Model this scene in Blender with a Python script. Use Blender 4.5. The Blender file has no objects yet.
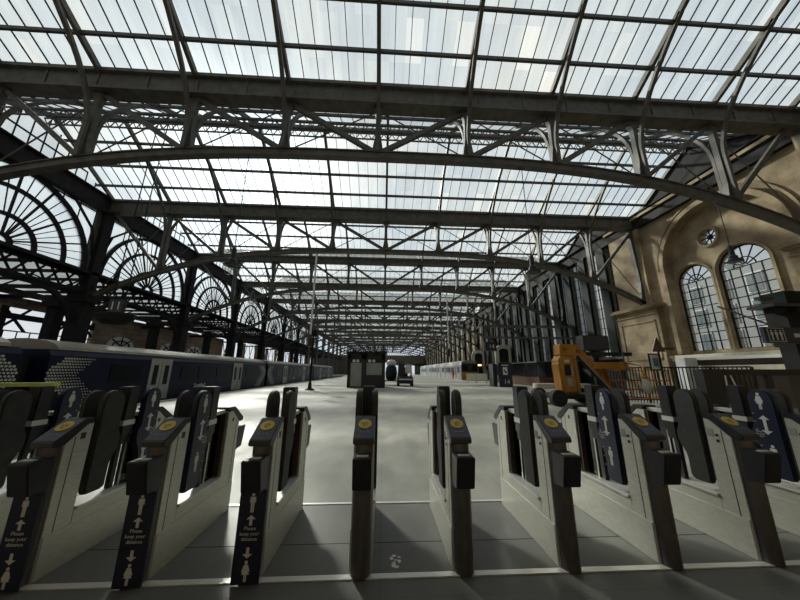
import bpy, math, random
from mathutils import Vector, Matrix
random.seed(7)
R = math.radians
SC = bpy.context.scene
COL = SC.collection

# ------------------------------------------------------------------ camera
cd = bpy.data.cameras.new('camera'); cam = bpy.data.objects.new('camera', cd); COL.objects.link(cam)
cd.sensor_width = 36; cd.sensor_fit = 'HORIZONTAL'; cd.lens = 36 * 290.0 / 800.0
cd.clip_start = 0.05; cd.clip_end = 1500
P, YW, RL = R(13.8), R(3.1), R(0.3)
fw = Vector((math.sin(YW) * math.cos(P), math.cos(YW) * math.cos(P), math.sin(P)))
r0 = Vector((math.cos(YW), -math.sin(YW), 0)); u0 = r0.cross(fw)
rr = r0 * math.cos(RL) + u0 * math.sin(RL); uu = u0 * math.cos(RL) - r0 * math.sin(RL)
M3 = Matrix((rr, uu, -fw)).transposed()
cam.matrix_world = Matrix.Translation((0, 0, 1.5)) @ M3.to_4x4()
SC.camera = cam

# ------------------------------------------------------------------ view, sky, sun
vs = SC.view_settings
vs.view_transform = 'Standard'; vs.look = 'None'; vs.gamma = 1; vs.use_curve_mapping = False
vs.exposure = 0.0
cy = SC.cycles
cy.max_bounces = 8; cy.diffuse_bounces = 4; cy.glossy_bounces = 3; cy.transmission_bounces = 4
cy.transparent_max_bounces = 24; cy.sample_clamp_indirect = 4.0; cy.use_denoising = True
cy.caustics_reflective = False; cy.caustics_refractive = False

SUN_EL, SUN_AZ = R(31), R(-26.6)
SD = Vector((math.sin(SUN_AZ) * math.cos(SUN_EL), math.cos(SUN_AZ) * math.cos(SUN_EL), math.sin(SUN_EL)))
w = bpy.data.worlds.new('sky'); SC.world = w; w.use_nodes = True
nt = w.node_tree; nt.nodes.clear()
def N(t, k, **kw):
    n = t.nodes.new(k)
    for a, b in kw.items(): setattr(n, a, b)
    return n
tc = N(nt, 'ShaderNodeTexCoord'); no = N(nt, 'ShaderNodeTexNoise'); no.inputs['Scale'].default_value = 2.2
no.inputs['Detail'].default_value = 5
nt.links.new(tc.outputs['Generated'], no.inputs['Vector'])
cr = N(nt, 'ShaderNodeValToRGB'); cr.color_ramp.elements[0].position = .35; cr.color_ramp.elements[1].position = .68
cr.color_ramp.elements[0].color = (.66, .76, .86, 1); cr.color_ramp.elements[1].color = (1, 1, .98, 1)
nt.links.new(no.outputs['Fac'], cr.inputs[0])
dt = N(nt, 'ShaderNodeVectorMath', operation='DOT_PRODUCT'); dt.inputs[1].default_value = SD
nrm = N(nt, 'ShaderNodeVectorMath', operation='NORMALIZE'); nt.links.new(tc.outputs['Generated'], nrm.inputs[0]); nt.links.new(nrm.outputs[0], dt.inputs[0])
mx = N(nt, 'ShaderNodeMath', operation='MAXIMUM'); mx.inputs[1].default_value = 0; nt.links.new(dt.outputs['Value'], mx.inputs[0])
pw = N(nt, 'ShaderNodeMath', operation='POWER'); pw.inputs[1].default_value = 45; nt.links.new(mx.outputs[0], pw.inputs[0])
ml = N(nt, 'ShaderNodeMath', operation='MULTIPLY_ADD'); ml.inputs[1].default_value = 3.0; ml.inputs[2].default_value = 1.0; nt.links.new(pw.outputs[0], ml.inputs[0])
bg = N(nt, 'ShaderNodeBackground'); nt.links.new(cr.outputs[0], bg.inputs[0])
sk = N(nt, 'ShaderNodeMath', operation='MULTIPLY'); sk.inputs[1].default_value = 0.86   # sky strength
nt.links.new(ml.outputs[0], sk.inputs[0]); nt.links.new(sk.outputs[0], bg.inputs[1])
wo = N(nt, 'ShaderNodeOutputWorld'); nt.links.new(bg.outputs[0], wo.inputs[0])

sl = bpy.data.lights.new('sun', 'SUN'); sl.energy = 8.5; sl.angle = R(5); sl.color = (1, .96, .86)
so = bpy.data.objects.new('sun', sl); COL.objects.link(so)
so.rotation_euler = (-SD).to_track_quat('-Z', 'Y').to_euler(); so.location = SD * 100

# ------------------------------------------------------------------ materials
def mat(name, col, rough=.6, metal=0., var=.12, scale=4., bump=0., col2=None, stretch=(1, 1, 1), spec=.5, emit=None):
    m = bpy.data.materials.new(name); m.use_nodes = True; t = m.node_tree; b = t.nodes['Principled BSDF']
    b.inputs['Roughness'].default_value = rough; b.inputs['Metallic'].default_value = metal
    b.inputs['Specular IOR Level'].default_value = spec
    c = N(t, 'ShaderNodeTexCoord'); mp = N(t, 'ShaderNodeMapping'); mp.inputs['Scale'].default_value = stretch
    t.links.new(c.outputs['Object'], mp.inputs[0])
    n = N(t, 'ShaderNodeTexNoise'); n.inputs['Scale'].default_value = scale; n.inputs['Detail'].default_value = 6
    t.links.new(mp.outputs[0], n.inputs['Vector'])
    r = N(t, 'ShaderNodeValToRGB'); r.color_ramp.elements[0].position = .3; r.color_ramp.elements[1].position = .7
    a = [x * (1 - var) for x in col]; d = col2 or [min(1, x * (1 + var)) for x in col]
    r.color_ramp.elements[0].color = (*a, 1); r.color_ramp.elements[1].color = (*d, 1)
    t.links.new(n.outputs['Fac'], r.inputs[0]); t.links.new(r.outputs[0], b.inputs['Base Color'])
    if bump:
        bp = N(t, 'ShaderNodeBump'); bp.inputs['Strength'].default_value = bump; bp.inputs['Distance'].default_value = .02
        t.links.new(n.outputs['Fac'], bp.inputs['Height']); t.links.new(bp.outputs[0], b.inputs['Normal'])
    if emit:
        b.inputs['Emission Color'].default_value = (*emit[0], 1); b.inputs['Emission Strength'].default_value = emit[1]
    return m

M = dict(
    iron=mat('roof_iron', (.080, .073, .060), .6, 0, .35, 3, .1),
    irondk=mat('dark_iron', (.018, .018, .017), .8, 0, .3, 3, .1, spec=.2),
    green=mat('green_iron', (.008, .014, .012), .7, 0, .3, 3, spec=.2),
    purlin=mat('purlin_paint', (.05, .048, .042), .6, 0, .2, 2),
    steel=mat('brushed_steel', (.64, .63, .55), .38, .4, .10, 14, .03, stretch=(1, 1, 6)),
    steeldk=mat('reflection_tint_steel', (.16, .15, .145), .42, .8, .18, 5, .03, stretch=(4, 4, .7)),  # end posts: faint brown of a reflection put into the steel colour
    steelw=mat('pale_steel', (.75, .74, .68), .4, .35, .06, 6),
    black=mat('black_plastic', (.018, .018, .022), .38, 0, .25, 8),
    rubber=mat('dark_paddle', (.035, .036, .032), .6, 0, .3, 14),
    blue=mat('blue_vinyl', (.012, .017, .045), .4, 0, .1, 5),
    white=mat('white_vinyl', (.72, .72, .68), .5, 0, .04, 5),
    yellow=mat('yellow_pad', (.62, .42, .05), .5, 0, .1, 20),
    ink=mat('pad_ink', (.22, .14, .03), .5, 0, .1, 20),
    brownp=mat('brown_panel', (.10, .065, .055), .4, .2, .1, 6),
    train=mat('train_blue', (.007, .010, .030), .4, 0, .1, 1.5, spec=.2),
    trainroof=mat('train_roof', (.26, .24, .19), .6, 0, .25, 1.2),
    trainsil=mat('train_silver', (.40, .42, .44), .4, .2, .1, 1.5),
    glassdk=mat('dark_window', (.008, .009, .012), .3, 0, .1, 2, spec=.15),
    doorgrey=mat('door_grey', (.32, .32, .29), .5, 0, .08, 3),
    under=mat('underframe', (.01, .01, .01), .8, 0, .2, 4),
    orange=mat('orange_paint', (.42, .185, .022), .45, 0, .18, 3, .03),
    orangedk=mat('rusty_orange', (.22, .085, .02), .6, 0, .3, 9),
    dot=mat('silver_dot', (.50, .50, .44), .4, 0, .05, 3),
    hiv=mat('hivis', (.75, .10, .04), .7), skin=mat('skin', (.45, .28, .2), .6), dkcloth=mat('dark_cloth', (.02, .02, .03), .8),
    leaf=mat('leaf', (.018, .035, .012), .7, 0, .5, 9), lime=mat('lime_rail', (.42, .48, .06), .5),
    brick=mat('brown_brick', (.12, .055, .035), .85, 0, .3, 5), teal=mat('teal_panel', (.03, .10, .085), .4),
    red=mat('red_border', (.13, .045, .035), .5), cream=mat('cream', (.62, .58, .45), .6), wetdk=mat('tarp', (.5, .48, .44), .8, 0, .2, 6),
    lit=mat('warm_lamp', (.9, .6, .3), .5, emit=((1, .6, .25), 3)), green2=mat('green_box', (.02, .10, .05), .6),
    greyblue=mat('dull_pane', (.14, .17, .18), .3),
    tailw=mat('white_plastic', (.65, .66, .66), .5),
)

def stone_mat():
    m = mat('sandstone', (.30, .215, .125), .85, 0, .3, .9, .15, col2=(.44, .35, .22)); t = m.node_tree; b = t.nodes['Principled BSDF']
    # block courses
    c = N(t, 'ShaderNodeTexCoord'); sx = N(t, 'ShaderNodeSeparateXYZ'); cb = N(t, 'ShaderNodeCombineXYZ')
    t.links.new(c.outputs['Object'], sx.inputs[0]); t.links.new(sx.outputs['Y'], cb.inputs[0]); t.links.new(sx.outputs['Z'], cb.inputs[1])
    br = N(t, 'ShaderNodeTexBrick'); br.inputs['Scale'].default_value = 1; br.inputs['Brick Width'].default_value = 1.1; br.inputs['Row Height'].default_value = .45
    br.inputs['Mortar Size'].default_value = .008; br.inputs['Color1'].default_value = (1, 1, 1, 1); br.inputs['Color2'].default_value = (.88, .86, .84, 1)
    br.inputs['Mortar'].default_value = (.62, .6, .56, 1); t.links.new(cb.outputs[0], br.inputs['Vector'])
    mu = N(t, 'ShaderNodeMix', data_type='RGBA', blend_type='MULTIPLY'); mu.inputs[0].default_value = 1
    old = b.inputs['Base Color'].links[0].from_socket
    t.links.new(old, mu.inputs[6]); t.links.new(br.outputs[0], mu.inputs[7]); t.links.new(mu.outputs[2], b.inputs['Base Color'])
    return m
M['stone'] = stone_mat()

def brickwall_mat():
    m = mat('far_brick', (.28, .21, .15), .9, 0, .3, .6); t = m.node_tree; b = t.nodes['Principled BSDF']
    c = N(t, 'ShaderNodeTexCoord'); sx = N(t, 'ShaderNodeSeparateXYZ'); cb = N(t, 'ShaderNodeCombineXYZ')
    t.links.new(c.outputs['Object'], sx.inputs[0]); t.links.new(sx.outputs['Y'], cb.inputs[0]); t.links.new(sx.outputs['Z'], cb.inputs[1])
    br = N(t, 'ShaderNodeTexBrick'); br.inputs['Scale'].default_value = 1; br.inputs['Brick Width'].default_value = 1.6; br.inputs['Row Height'].default_value = .6
    br.inputs['Color1'].default_value = (1, 1, 1, 1); br.inputs['Color2'].default_value = (.7, .66, .6, 1); br.inputs['Mortar'].default_value = (.3, .3, .3, 1)
    t.links.new(cb.outputs[0], br.inputs['Vector'])
    mu = N(t, 'ShaderNodeMix', data_type='RGBA', blend_type='MULTIPLY'); mu.inputs[0].default_value = 1
    old = b.inputs['Base Color'].links[0].from_socket
    t.links.new(old, mu.inputs[6]); t.links.new(br.outputs[0], mu.inputs[7]); t.links.new(mu.outputs[2], b.inputs['Base Color'])
    return m
M['farbrick'] = brickwall_mat()

def glass_mat(name, pane_w, axis_len='Y', row=1.2, clear=.62, tint=(.80, .86, .88), streak=True):
    """dirty patent glazing: clear share + milky translucent share, every pane its own tone"""
    m = bpy.data.materials.new(name); m.use_nodes = True; t = m.node_tree; t.nodes.clear()
    c = N(t, 'ShaderNodeTexCoord'); sx = N(t, 'ShaderNodeSeparateXYZ'); t.links.new(c.outputs['Object'], sx.inputs[0])
    def fl(sock, d):
        a = N(t, 'ShaderNodeMath', operation='DIVIDE'); a.inputs[1].default_value = d; t.links.new(sock, a.inputs[0])
        f = N(t, 'ShaderNodeMath', operation='FLOOR'); t.links.new(a.outputs[0], f.inputs[0]); return f.outputs[0]
    cb = N(t, 'ShaderNodeCombineXYZ'); t.links.new(fl(sx.outputs['X'], pane_w), cb.inputs[0]); t.links.new(fl(sx.outputs[axis_len], row), cb.inputs[1])
    wn = N(t, 'ShaderNodeTexWhiteNoise', noise_dimensions='3D'); t.links.new(cb.outputs[0], wn.inputs['Vector'])
    ns = N(t, 'ShaderNodeTexNoise'); ns.inputs['Scale'].default_value = .8; ns.inputs['Detail'].default_value = 6
    mp = N(t, 'ShaderNodeMapping'); mp.inputs['Scale'].default_value = (3, .6, .6); t.links.new(c.outputs['Object'], mp.inputs[0]); t.links.new(mp.outputs[0], ns.inputs['Vector'])
    r = N(t, 'ShaderNodeValToRGB'); e = r.color_ramp.elements
    e[0].position = 0; e[0].color = (tint[0] * .93, tint[1] * .93, tint[2] * .94, 1); e[1].position = 1; e[1].color = (.96, .96, .92, 1)
    x = r.color_ramp.elements.new(.5); x.color = (*tint, 1); x = r.color_ramp.elements.new(.93); x.color = (tint[0] * 1.05, tint[1] * 1.03, tint[2], 1)
    t.links.new(wn.outputs['Value'], r.inputs[0])
    mr = N(t, 'ShaderNodeMapRange'); mr.inputs['From Min'].default_value = .3; mr.inputs['From Max'].default_value = .7; mr.inputs['To Min'].default_value = .86; mr.inputs['To Max'].default_value = 1.0
    t.links.new(ns.outputs['Fac'], mr.inputs[0])
    mu = N(t, 'ShaderNodeVectorMath', operation='SCALE'); t.links.new(r.outputs[0], mu.inputs[0]); t.links.new(mr.outputs[0], mu.inputs['Scale'])
    tr = N(t, 'ShaderNodeBsdfTransparent'); tl = N(t, 'ShaderNodeBsdfTranslucent'); gl = N(t, 'ShaderNodeBsdfGlossy'); gl.inputs['Roughness'].default_value = .2
    t.links.new(mu.outputs[0], tr.inputs[0]); t.links.new(mu.outputs[0], tl.inputs[0])
    m1 = N(t, 'ShaderNodeMixShader'); m1.inputs[0].default_value = 1 - clear; t.links.new(tr.outputs[0], m1.inputs[1]); t.links.new(tl.outputs[0], m1.inputs[2])
    m2 = N(t, 'ShaderNodeMixShader'); m2.inputs[0].default_value = .04; t.links.new(m1.outputs[0], m2.inputs[1]); t.links.new(gl.outputs[0], m2.inputs[2])
    o = N(t, 'ShaderNodeOutputMaterial'); t.links.new(m2.outputs[0], o.inputs[0])
    return m
M['roofglass'] = glass_mat('roof_glass', .68, clear=.88, tint=(.76, .81, .82))
M['fanglass'] = glass_mat('screen_glass', 50, 'Y', 1.1, .7)
M['winglass'] = glass_mat('window_glass', 50, 'Y', .8, .8, (.72, .76, .76))
M['greyglass'] = glass_mat('grimy_glass', 50, 'Y', .9, .3, (.24, .26, .27))

def clear_glass(name, tint, rough=.05):
    m = bpy.data.materials.new(name); m.use_nodes = True; t = m.node_tree; t.nodes.clear()
    tr = N(t, 'ShaderNodeBsdfTransparent'); tr.inputs[0].default_value = (*tint, 1)
    gl = N(t, 'ShaderNodeBsdfGlossy'); gl.inputs['Roughness'].default_value = rough
    m2 = N(t, 'ShaderNodeMixShader'); m2.inputs[0].default_value = .08
    t.links.new(tr.outputs[0], m2.inputs[1]); t.links.new(gl.outputs[0], m2.inputs[2])
    o = N(t, 'ShaderNodeOutputMaterial'); t.links.new(m2.outputs[0], o.inputs[0]); return m
M['smoke'] = clear_glass('smoked_guard', (.10, .10, .10))
M['globe'] = clear_glass('lamp_globe', (.75, .75, .72))
M['screen'] = clear_glass('fence_glass', (.35, .36, .34))
M['kioskglass'] = mat('frosted_panel', (.30, .33, .30), .35, 0, .12, .8)

def floor_mat(name, c1, c2, rough, tile):
    m = mat(name, c1, rough, 0, .0, .35, .0, col2=c2, spec=.28); t = m.node_tree; b = t.nodes['Principled BSDF']
    c = N(t, 'ShaderNodeTexCoord')
    n2 = N(t, 'ShaderNodeTexNoise'); n2.inputs['Scale'].default_value = 2.5; n2.inputs['Detail'].default_value = 8
    mp = N(t, 'ShaderNodeMapping'); mp.inputs['Scale'].default_value = (1, .45, 1); t.links.new(c.outputs['Object'], mp.inputs[0]); t.links.new(mp.outputs[0], n2.inputs['Vector'])
    mr = N(t, 'ShaderNodeMapRange'); mr.inputs['From Min'].default_value = .35; mr.inputs['From Max'].default_value = .65; mr.inputs['To Min'].default_value = .82; mr.inputs['To Max'].default_value = 1.08
    t.links.new(n2.outputs['Fac'], mr.inputs[0])
    br = N(t, 'ShaderNodeTexBrick'); br.offset = 0; br.inputs['Scale'].default_value = 1; br.inputs['Brick Width'].default_value = tile; br.inputs['Row Height'].default_value = tile
    br.inputs['Mortar Size'].default_value = .004; br.inputs['Color1'].default_value = (1, 1, 1, 1); br.inputs['Color2'].default_value = (.96, .96, .96, 1); br.inputs['Mortar'].default_value = (.78, .78, .78, 1)
    t.links.new(c.outputs['Object'], br.inputs['Vector'])
    mu = N(t, 'ShaderNodeMix', data_type='RGBA', blend_type='MULTIPLY'); mu.inputs[0].default_value = 1
    old = b.inputs['Base Color'].links[0].from_socket
    sc = N(t, 'ShaderNodeVectorMath', operation='SCALE'); t.links.new(old, sc.inputs[0]); t.links.new(mr.outputs[0], sc.inputs['Scale'])
    t.links.new(sc.outputs[0], mu.inputs[6]); t.links.new(br.outputs[0], mu.inputs[7]); t.links.new(mu.outputs[2], b.inputs['Base Color'])
    rm = N(t, 'ShaderNodeMapRange'); rm.inputs['From Min'].default_value = .3; rm.inputs['From Max'].default_value = .7
    rm.inputs['To Min'].default_value = rough - .08; rm.inputs['To Max'].default_value = rough + .12
    t.links.new(n2.outputs['Fac'], rm.inputs[0]); t.links.new(rm.outputs[0], b.inputs['Roughness'])
    return m
M['floor'] = floor_mat('concourse_floor', (.30, .29, .245), (.40, .39, .33), .5, 1.6)
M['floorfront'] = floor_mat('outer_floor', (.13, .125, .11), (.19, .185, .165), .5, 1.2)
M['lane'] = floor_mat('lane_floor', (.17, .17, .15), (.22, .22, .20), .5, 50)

# ------------------------------------------------------------------ mesh helpers
class MB:
    def __init__(s): s.v = []; s.f = []
    def add(s, vs_, fs):
        o = len(s.v); s.v += [tuple(p) for p in vs_]; s.f += [tuple(i + o for i in f) for f in fs]; return s
    def box(s, x0, x1, y0, y1, z0, z1):
        return s.add([(x0, y0, z0), (x1, y0, z0), (x1, y1, z0), (x0, y1, z0), (x0, y0, z1), (x1, y0, z1), (x1, y1, z1), (x0, y1, z1)],
                     [(3, 2, 1, 0), (4, 5, 6, 7), (0, 1, 5, 4), (1, 2, 6, 5), (2, 3, 7, 6), (3, 0, 4, 7)])
    def bar(s, a, b, w, h=None, up=(0, 0, 1)):
        a = Vector(a); b = Vector(b); d = (b - a).normalized(); h = h or w; up = Vector(up)
        if abs(d.dot(up)) > .98: up = Vector((0, 1, 0))
        x = d.cross(up).normalized() * (w / 2); y = x.cross(d).normalized() * (h / 2)
        p = [a - x - y, a + x - y, a + x + y, a - x + y, b - x - y, b + x - y, b + x + y, b - x + y]
        return s.add(p, [(3, 2, 1, 0), (4, 5, 6, 7), (0, 1, 5, 4), (1, 2, 6, 5), (2, 3, 7, 6), (3, 0, 4, 7)])
    def path(s, pts, w, h=None, up=(0, 0, 1)):
        """mitred rectangular sweep"""
        h = h or w; pts = [Vector(p) for p in pts]; n = len(pts); vv = []; up = Vector(up)
        for i, p in enumerate(pts):
            d = (pts[min(i + 1, n - 1)] - pts[max(i - 1, 0)]).normalized()
            x = d.cross(up)
            x = x.normalized() * (w / 2); y = x.cross(d).normalized() * (h / 2)
            vv += [p - x - y, p + x - y, p + x + y, p - x + y]
        fs = [(3, 2, 1, 0), tuple(4 * (n - 1) + k for k in range(4))]
        for i in range(n - 1):
            for k in range(4):
                a = 4 * i + k; b = 4 * i + (k + 1) % 4; fs.append((a, b, b + 4, a + 4))
        return s.add(vv, fs)
    def tube(s, pts, r, n=8):
        pts = [Vector(p) for p in pts]; m = len(pts); vv = []
        rs = r if isinstance(r, (list, tuple)) else [r] * m
        for i, p in enumerate(pts):
            d = (pts[min(i + 1, m - 1)] - pts[max(i - 1, 0)]).normalized()
            q = Vector((0, 0, 1)) if abs(d.z) < .9 else Vector((0, 1, 0))
            x = d.cross(q).normalized(); y = x.cross(d)
            for k in range(n):
                a = 2 * math.pi * k / n; vv.append(p + (x * math.cos(a) + y * math.sin(a)) * rs[i])
        fs = [tuple(range(n))[::-1], tuple(range((m - 1) * n, m * n))]
        for i in range(m - 1):
            for k in range(n):
                a = i * n + k; b = i * n + (k + 1) % n; fs.append((a, b, b + n, a + n))
        return s.add(vv, fs)
    def lathe(s, prof, c=(0, 0, 0), n=20):
        vv = []; c = Vector(c)
        for r, z in prof:
            for k in range(n):
                a = 2 * math.pi * k / n; vv.append(c + Vector((r * math.cos(a), r * math.sin(a), z)))
        m = len(prof); fs = []
        for i in range(m - 1):
            for k in range(n):
                a = i * n + k; b = i * n + (k + 1) % n; fs.append((a, b, b + n, a + n))
        if prof[0][0] > 1e-4: fs.append(tuple(range(n))[::-1])
        if prof[-1][0] > 1e-4: fs.append(tuple(range((m - 1) * n, m * n)))
        return s.add(vv, fs)
    def prism(s, poly, a0, a1, axis='X'):
        """polygon in the two other axes, extruded along axis"""
        n = len(poly)
        def P3(q, a):
            if axis == 'X': return (a, q[0], q[1])
            if axis == 'Y': return (q[0], a, q[1])
            return (q[0], q[1], a)
        return s.add([P3(q, a0) for q in poly] + [P3(q, a1) for q in poly],
                     [tuple(range(n))[::-1], tuple(range(n, 2 * n))] + [(i, (i + 1) % n, n + (i + 1) % n, n + i) for i in range(n)])
    def build(s, name, m, parent=None, smooth=False, bevel=0):
        me = bpy.data.meshes.new(name); me.from_pydata(s.v, [], s.f); me.materials.append(m)
        import bmesh
        bm = bmesh.new(); bm.from_mesh(me); bmesh.ops.recalc_face_normals(bm, faces=bm.faces)
        if bevel: bmesh.ops.bevel(bm, geom=bm.edges[:], offset=bevel, segments=2, affect='EDGES', clamp_overlap=True)
        bm.to_mesh(me); bm.free()
        if smooth:
            for p in me.polygons: p.use_smooth = True
        o = bpy.data.objects.new(name, me); COL.objects.link(o)
        if parent: o.parent = parent
        return o

def tag(o, label=None, cat=None, group=None, kind=None):
    if label: o['label'] = label
    if cat: o['category'] = cat
    if group: o['group'] = group
    if kind: o['kind'] = kind
    return o
def thing(name, label, cat, loc=(0, 0, 0), rz=0, group=None):
    o = bpy.data.objects.new(name, None); COL.objects.link(o); o.location = loc; o.rotation_euler = (0, 0, rz)
    return tag(o, label, cat, group)
KIDS = {}
def kids(o): return [c for c in o.children]
def copy_tree(o, parent=None):
    c = o.copy(); COL.objects.link(c); c.parent = parent
    for ch in kids(o): copy_tree(ch, c)
    return c
def struct(name, mb, m, parent=None, **k):
    o = mb.build(name, m, parent, **k)
    if not parent: o['kind'] = 'structure'
    return o
def text_obj(name, body, size, m, parent, loc, rot, ext=.002, align='CENTER', sp=1.0):
    cu = bpy.data.curves.new(name, 'FONT'); cu.body = body; cu.size = size; cu.extrude = ext; cu.align_x = align; cu.align_y = 'CENTER'
    cu.space_line = sp; cu.resolution_u = 2
    t = bpy.data.objects.new(name, cu); COL.objects.link(t)
    me = bpy.data.meshes.new_from_object(t); bpy.data.objects.remove(t); bpy.data.curves.remove(cu)
    me.materials.clear(); me.materials.append(m)
    o = bpy.data.objects.new(name, me); COL.objects.link(o); o.location = loc; o.rotation_euler = rot
    if parent: o.parent = parent
    return o
def circ(cx, cy, r, n=14, a0=0, a1=360):
    return [(cx + r * math.cos(R(a0 + (a1 - a0) * k / n)), cy + r * math.sin(R(a0 + (a1 - a0) * k / n))) for k in range(n + (0 if a1 - a0 == 360 else 1))]

# ------------------------------------------------------------------ numbers
W = 20.4; WL = 20.9; NODE = 4.08; Y0 = .4; SP = 10.2; NT = 15
ZG0, ZG1, ZR = 12.9, 13.8, 16.7
def zch(x): return 10.36 - 3.9 * (abs(x) / W) ** 3

# ================================================================== SETTING
struct('floor', MB().box(-11, 20.4, 3.87, 160, -.3, 0), M['floor'])
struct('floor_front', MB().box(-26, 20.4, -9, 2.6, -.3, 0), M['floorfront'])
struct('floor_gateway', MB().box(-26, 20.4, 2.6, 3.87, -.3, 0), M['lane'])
struct('trim_lane_seam', MB().box(-20, 20, 3.06, 3.066, 0, .0015), M['under'])
sc_ = MB(); rn_ = random.Random(5)
for q in range(9):
    cx, cyq = .12 + rn_.uniform(-.03, .04), 2.72 + .018 * q; r_ = rn_.uniform(.008, .02)
    sc_.prism([(cx + r_ * rn_.uniform(.6, 1.3) * math.cos(R(a)), cyq + r_ * rn_.uniform(.5, 1.2) * math.sin(R(a))) for a in range(0, 360, 45)], .0, .0012, 'Z')
struct('floor_scuff_mark', sc_, M['steelw'])
o = struct('floor_left_platform', MB().box(-26, -15.1, 3.87, 160, -.3, 0), M['floorfront'])
struct('floor_track_bed', MB().box(-60, 60, -12, 400, -1.3, -1.15), M['under'])
b = MB()
for k in range(4):
    pass
# platform edge, steel thresholds
struct('trim_1', MB().box(-20, 20, 2.585, 2.64, 0, .008), M['steelw'])
struct('trim_2', MB().box(-20, 20, 3.85, 3.89, 0, .008), M['steelw'])
struct('trim_3', MB().box(-11.25, -11, 3.9, 160, -.35, .004), M['cream'])

# ---- roof bays
def roof_bay(i):
    ya, yb = Y0 + SP * i, Y0 + SP * (i + 1); ym = (ya + yb) / 2
    g = MB(); A, B = ya + .3, yb - .3
    g.add([(-WL, A, ZG1 + .1), (W, A, ZG1 + .1), (W, ym, ZR), (-WL, ym, ZR)], [(0, 1, 2, 3)])
    g.add([(-WL, ym, ZR), (W, ym, ZR), (W, B, ZG1 + .1), (-WL, B, ZG1 + .1)], [(0, 1, 2, 3)])
    c = struct('ceiling', g, M['roofglass'])
    dz = ZR - ZG1 - .1; L = ym - A
    bars = MB(); pur = MB(); raf = MB()
    far = i > 7
    if not far:
        n = 60; st = 2 * W / n if i else 3.93 / 6
        for k in range(-30, 31 if i else 33):
            x = k * st - (0 if i else .42)
            if k % 6 == 0: continue
            bars.bar((x, A, ZG1 + .06), (x, ym, ZR - .04), .026, .06); bars.bar((x, ym, ZR - .04), (x, B, ZG1 + .06), .026, .06)
        bars.build('glazing_bars', M['irondk'], c)
    for d in (1.05, 2.3, 3.6):
        z = ZG1 + .1 + dz * d / L - .14
        for y in (A + d, B - d): pur.bar((-WL, y, z), (W, y, z), .10, .16)
    pur.bar((-WL, ym, ZR - .1), (W, ym, ZR - .1), .22, .22)
    pur.build('purlins', M['purlin'], c)
    for k in range(-5, 6):
        x = k * NODE if i else k * 3.93 - .42
        raf.bar((x, A, ZG1 - .02), (x, ym, ZR - .12), .15, .24); raf.bar((x, ym, ZR - .12), (x, B, ZG1 - .02), .15, .24)
    raf.build('rafters', M['iron'], c)
    if i <= 5:
        for (y, z, n) in ((ym - 1.7, ZR - 1.75, 160 if i < 3 else 90), (ym, ZR - .75, 160 if i < 3 else 90)):
            l = MB(); st = (W + WL) / n
            l.bar((-WL, y, z), (W, y, z), .08, .07); l.bar((-WL, y, z + .42), (W, y, z + .42), .08, .07)
            for k in range(n):
                x = -WL + k * st; z0, z1 = (z, z + .42) if k % 2 else (z + .42, z)
                l.bar((x, y, z0), (x + st, y, z1), .04, .05)
            l.build('lattice_purlin', M['iron'], c)
for i in range(0, NT - 1): roof_bay(i)
struct('ceiling_back', MB().box(-WL, W, -9, Y0 - .3, ZG1 - .2, ZG1 + .3), M['irondk'])
struct('ceiling_back_beam', MB().box(-WL, W, Y0 - .35, Y0 + .35, ZG0, ZG1 + .1), M['irondk'])
struct('wall_back', MB().box(-26, 21, -9.4, -9, -.3, 14.2), M['stone'])
# longitudinal wall beams both sides
for s, nm in ((-1, 'left'), (1, 'right')):
    b = MB(); b.box((W if s > 0 else -WL) - .32, (W if s > 0 else -WL) + .32, Y0, 143, ZG0 - .15, ZG1 + .12)
    b.box((W if s > 0 else -WL) - .5, (W if s > 0 else -WL) + .5, Y0, 143, ZG1 + .02, ZG1 + .12)
    struct('trim_eaves_' + nm, b, M['irondk'])

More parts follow.
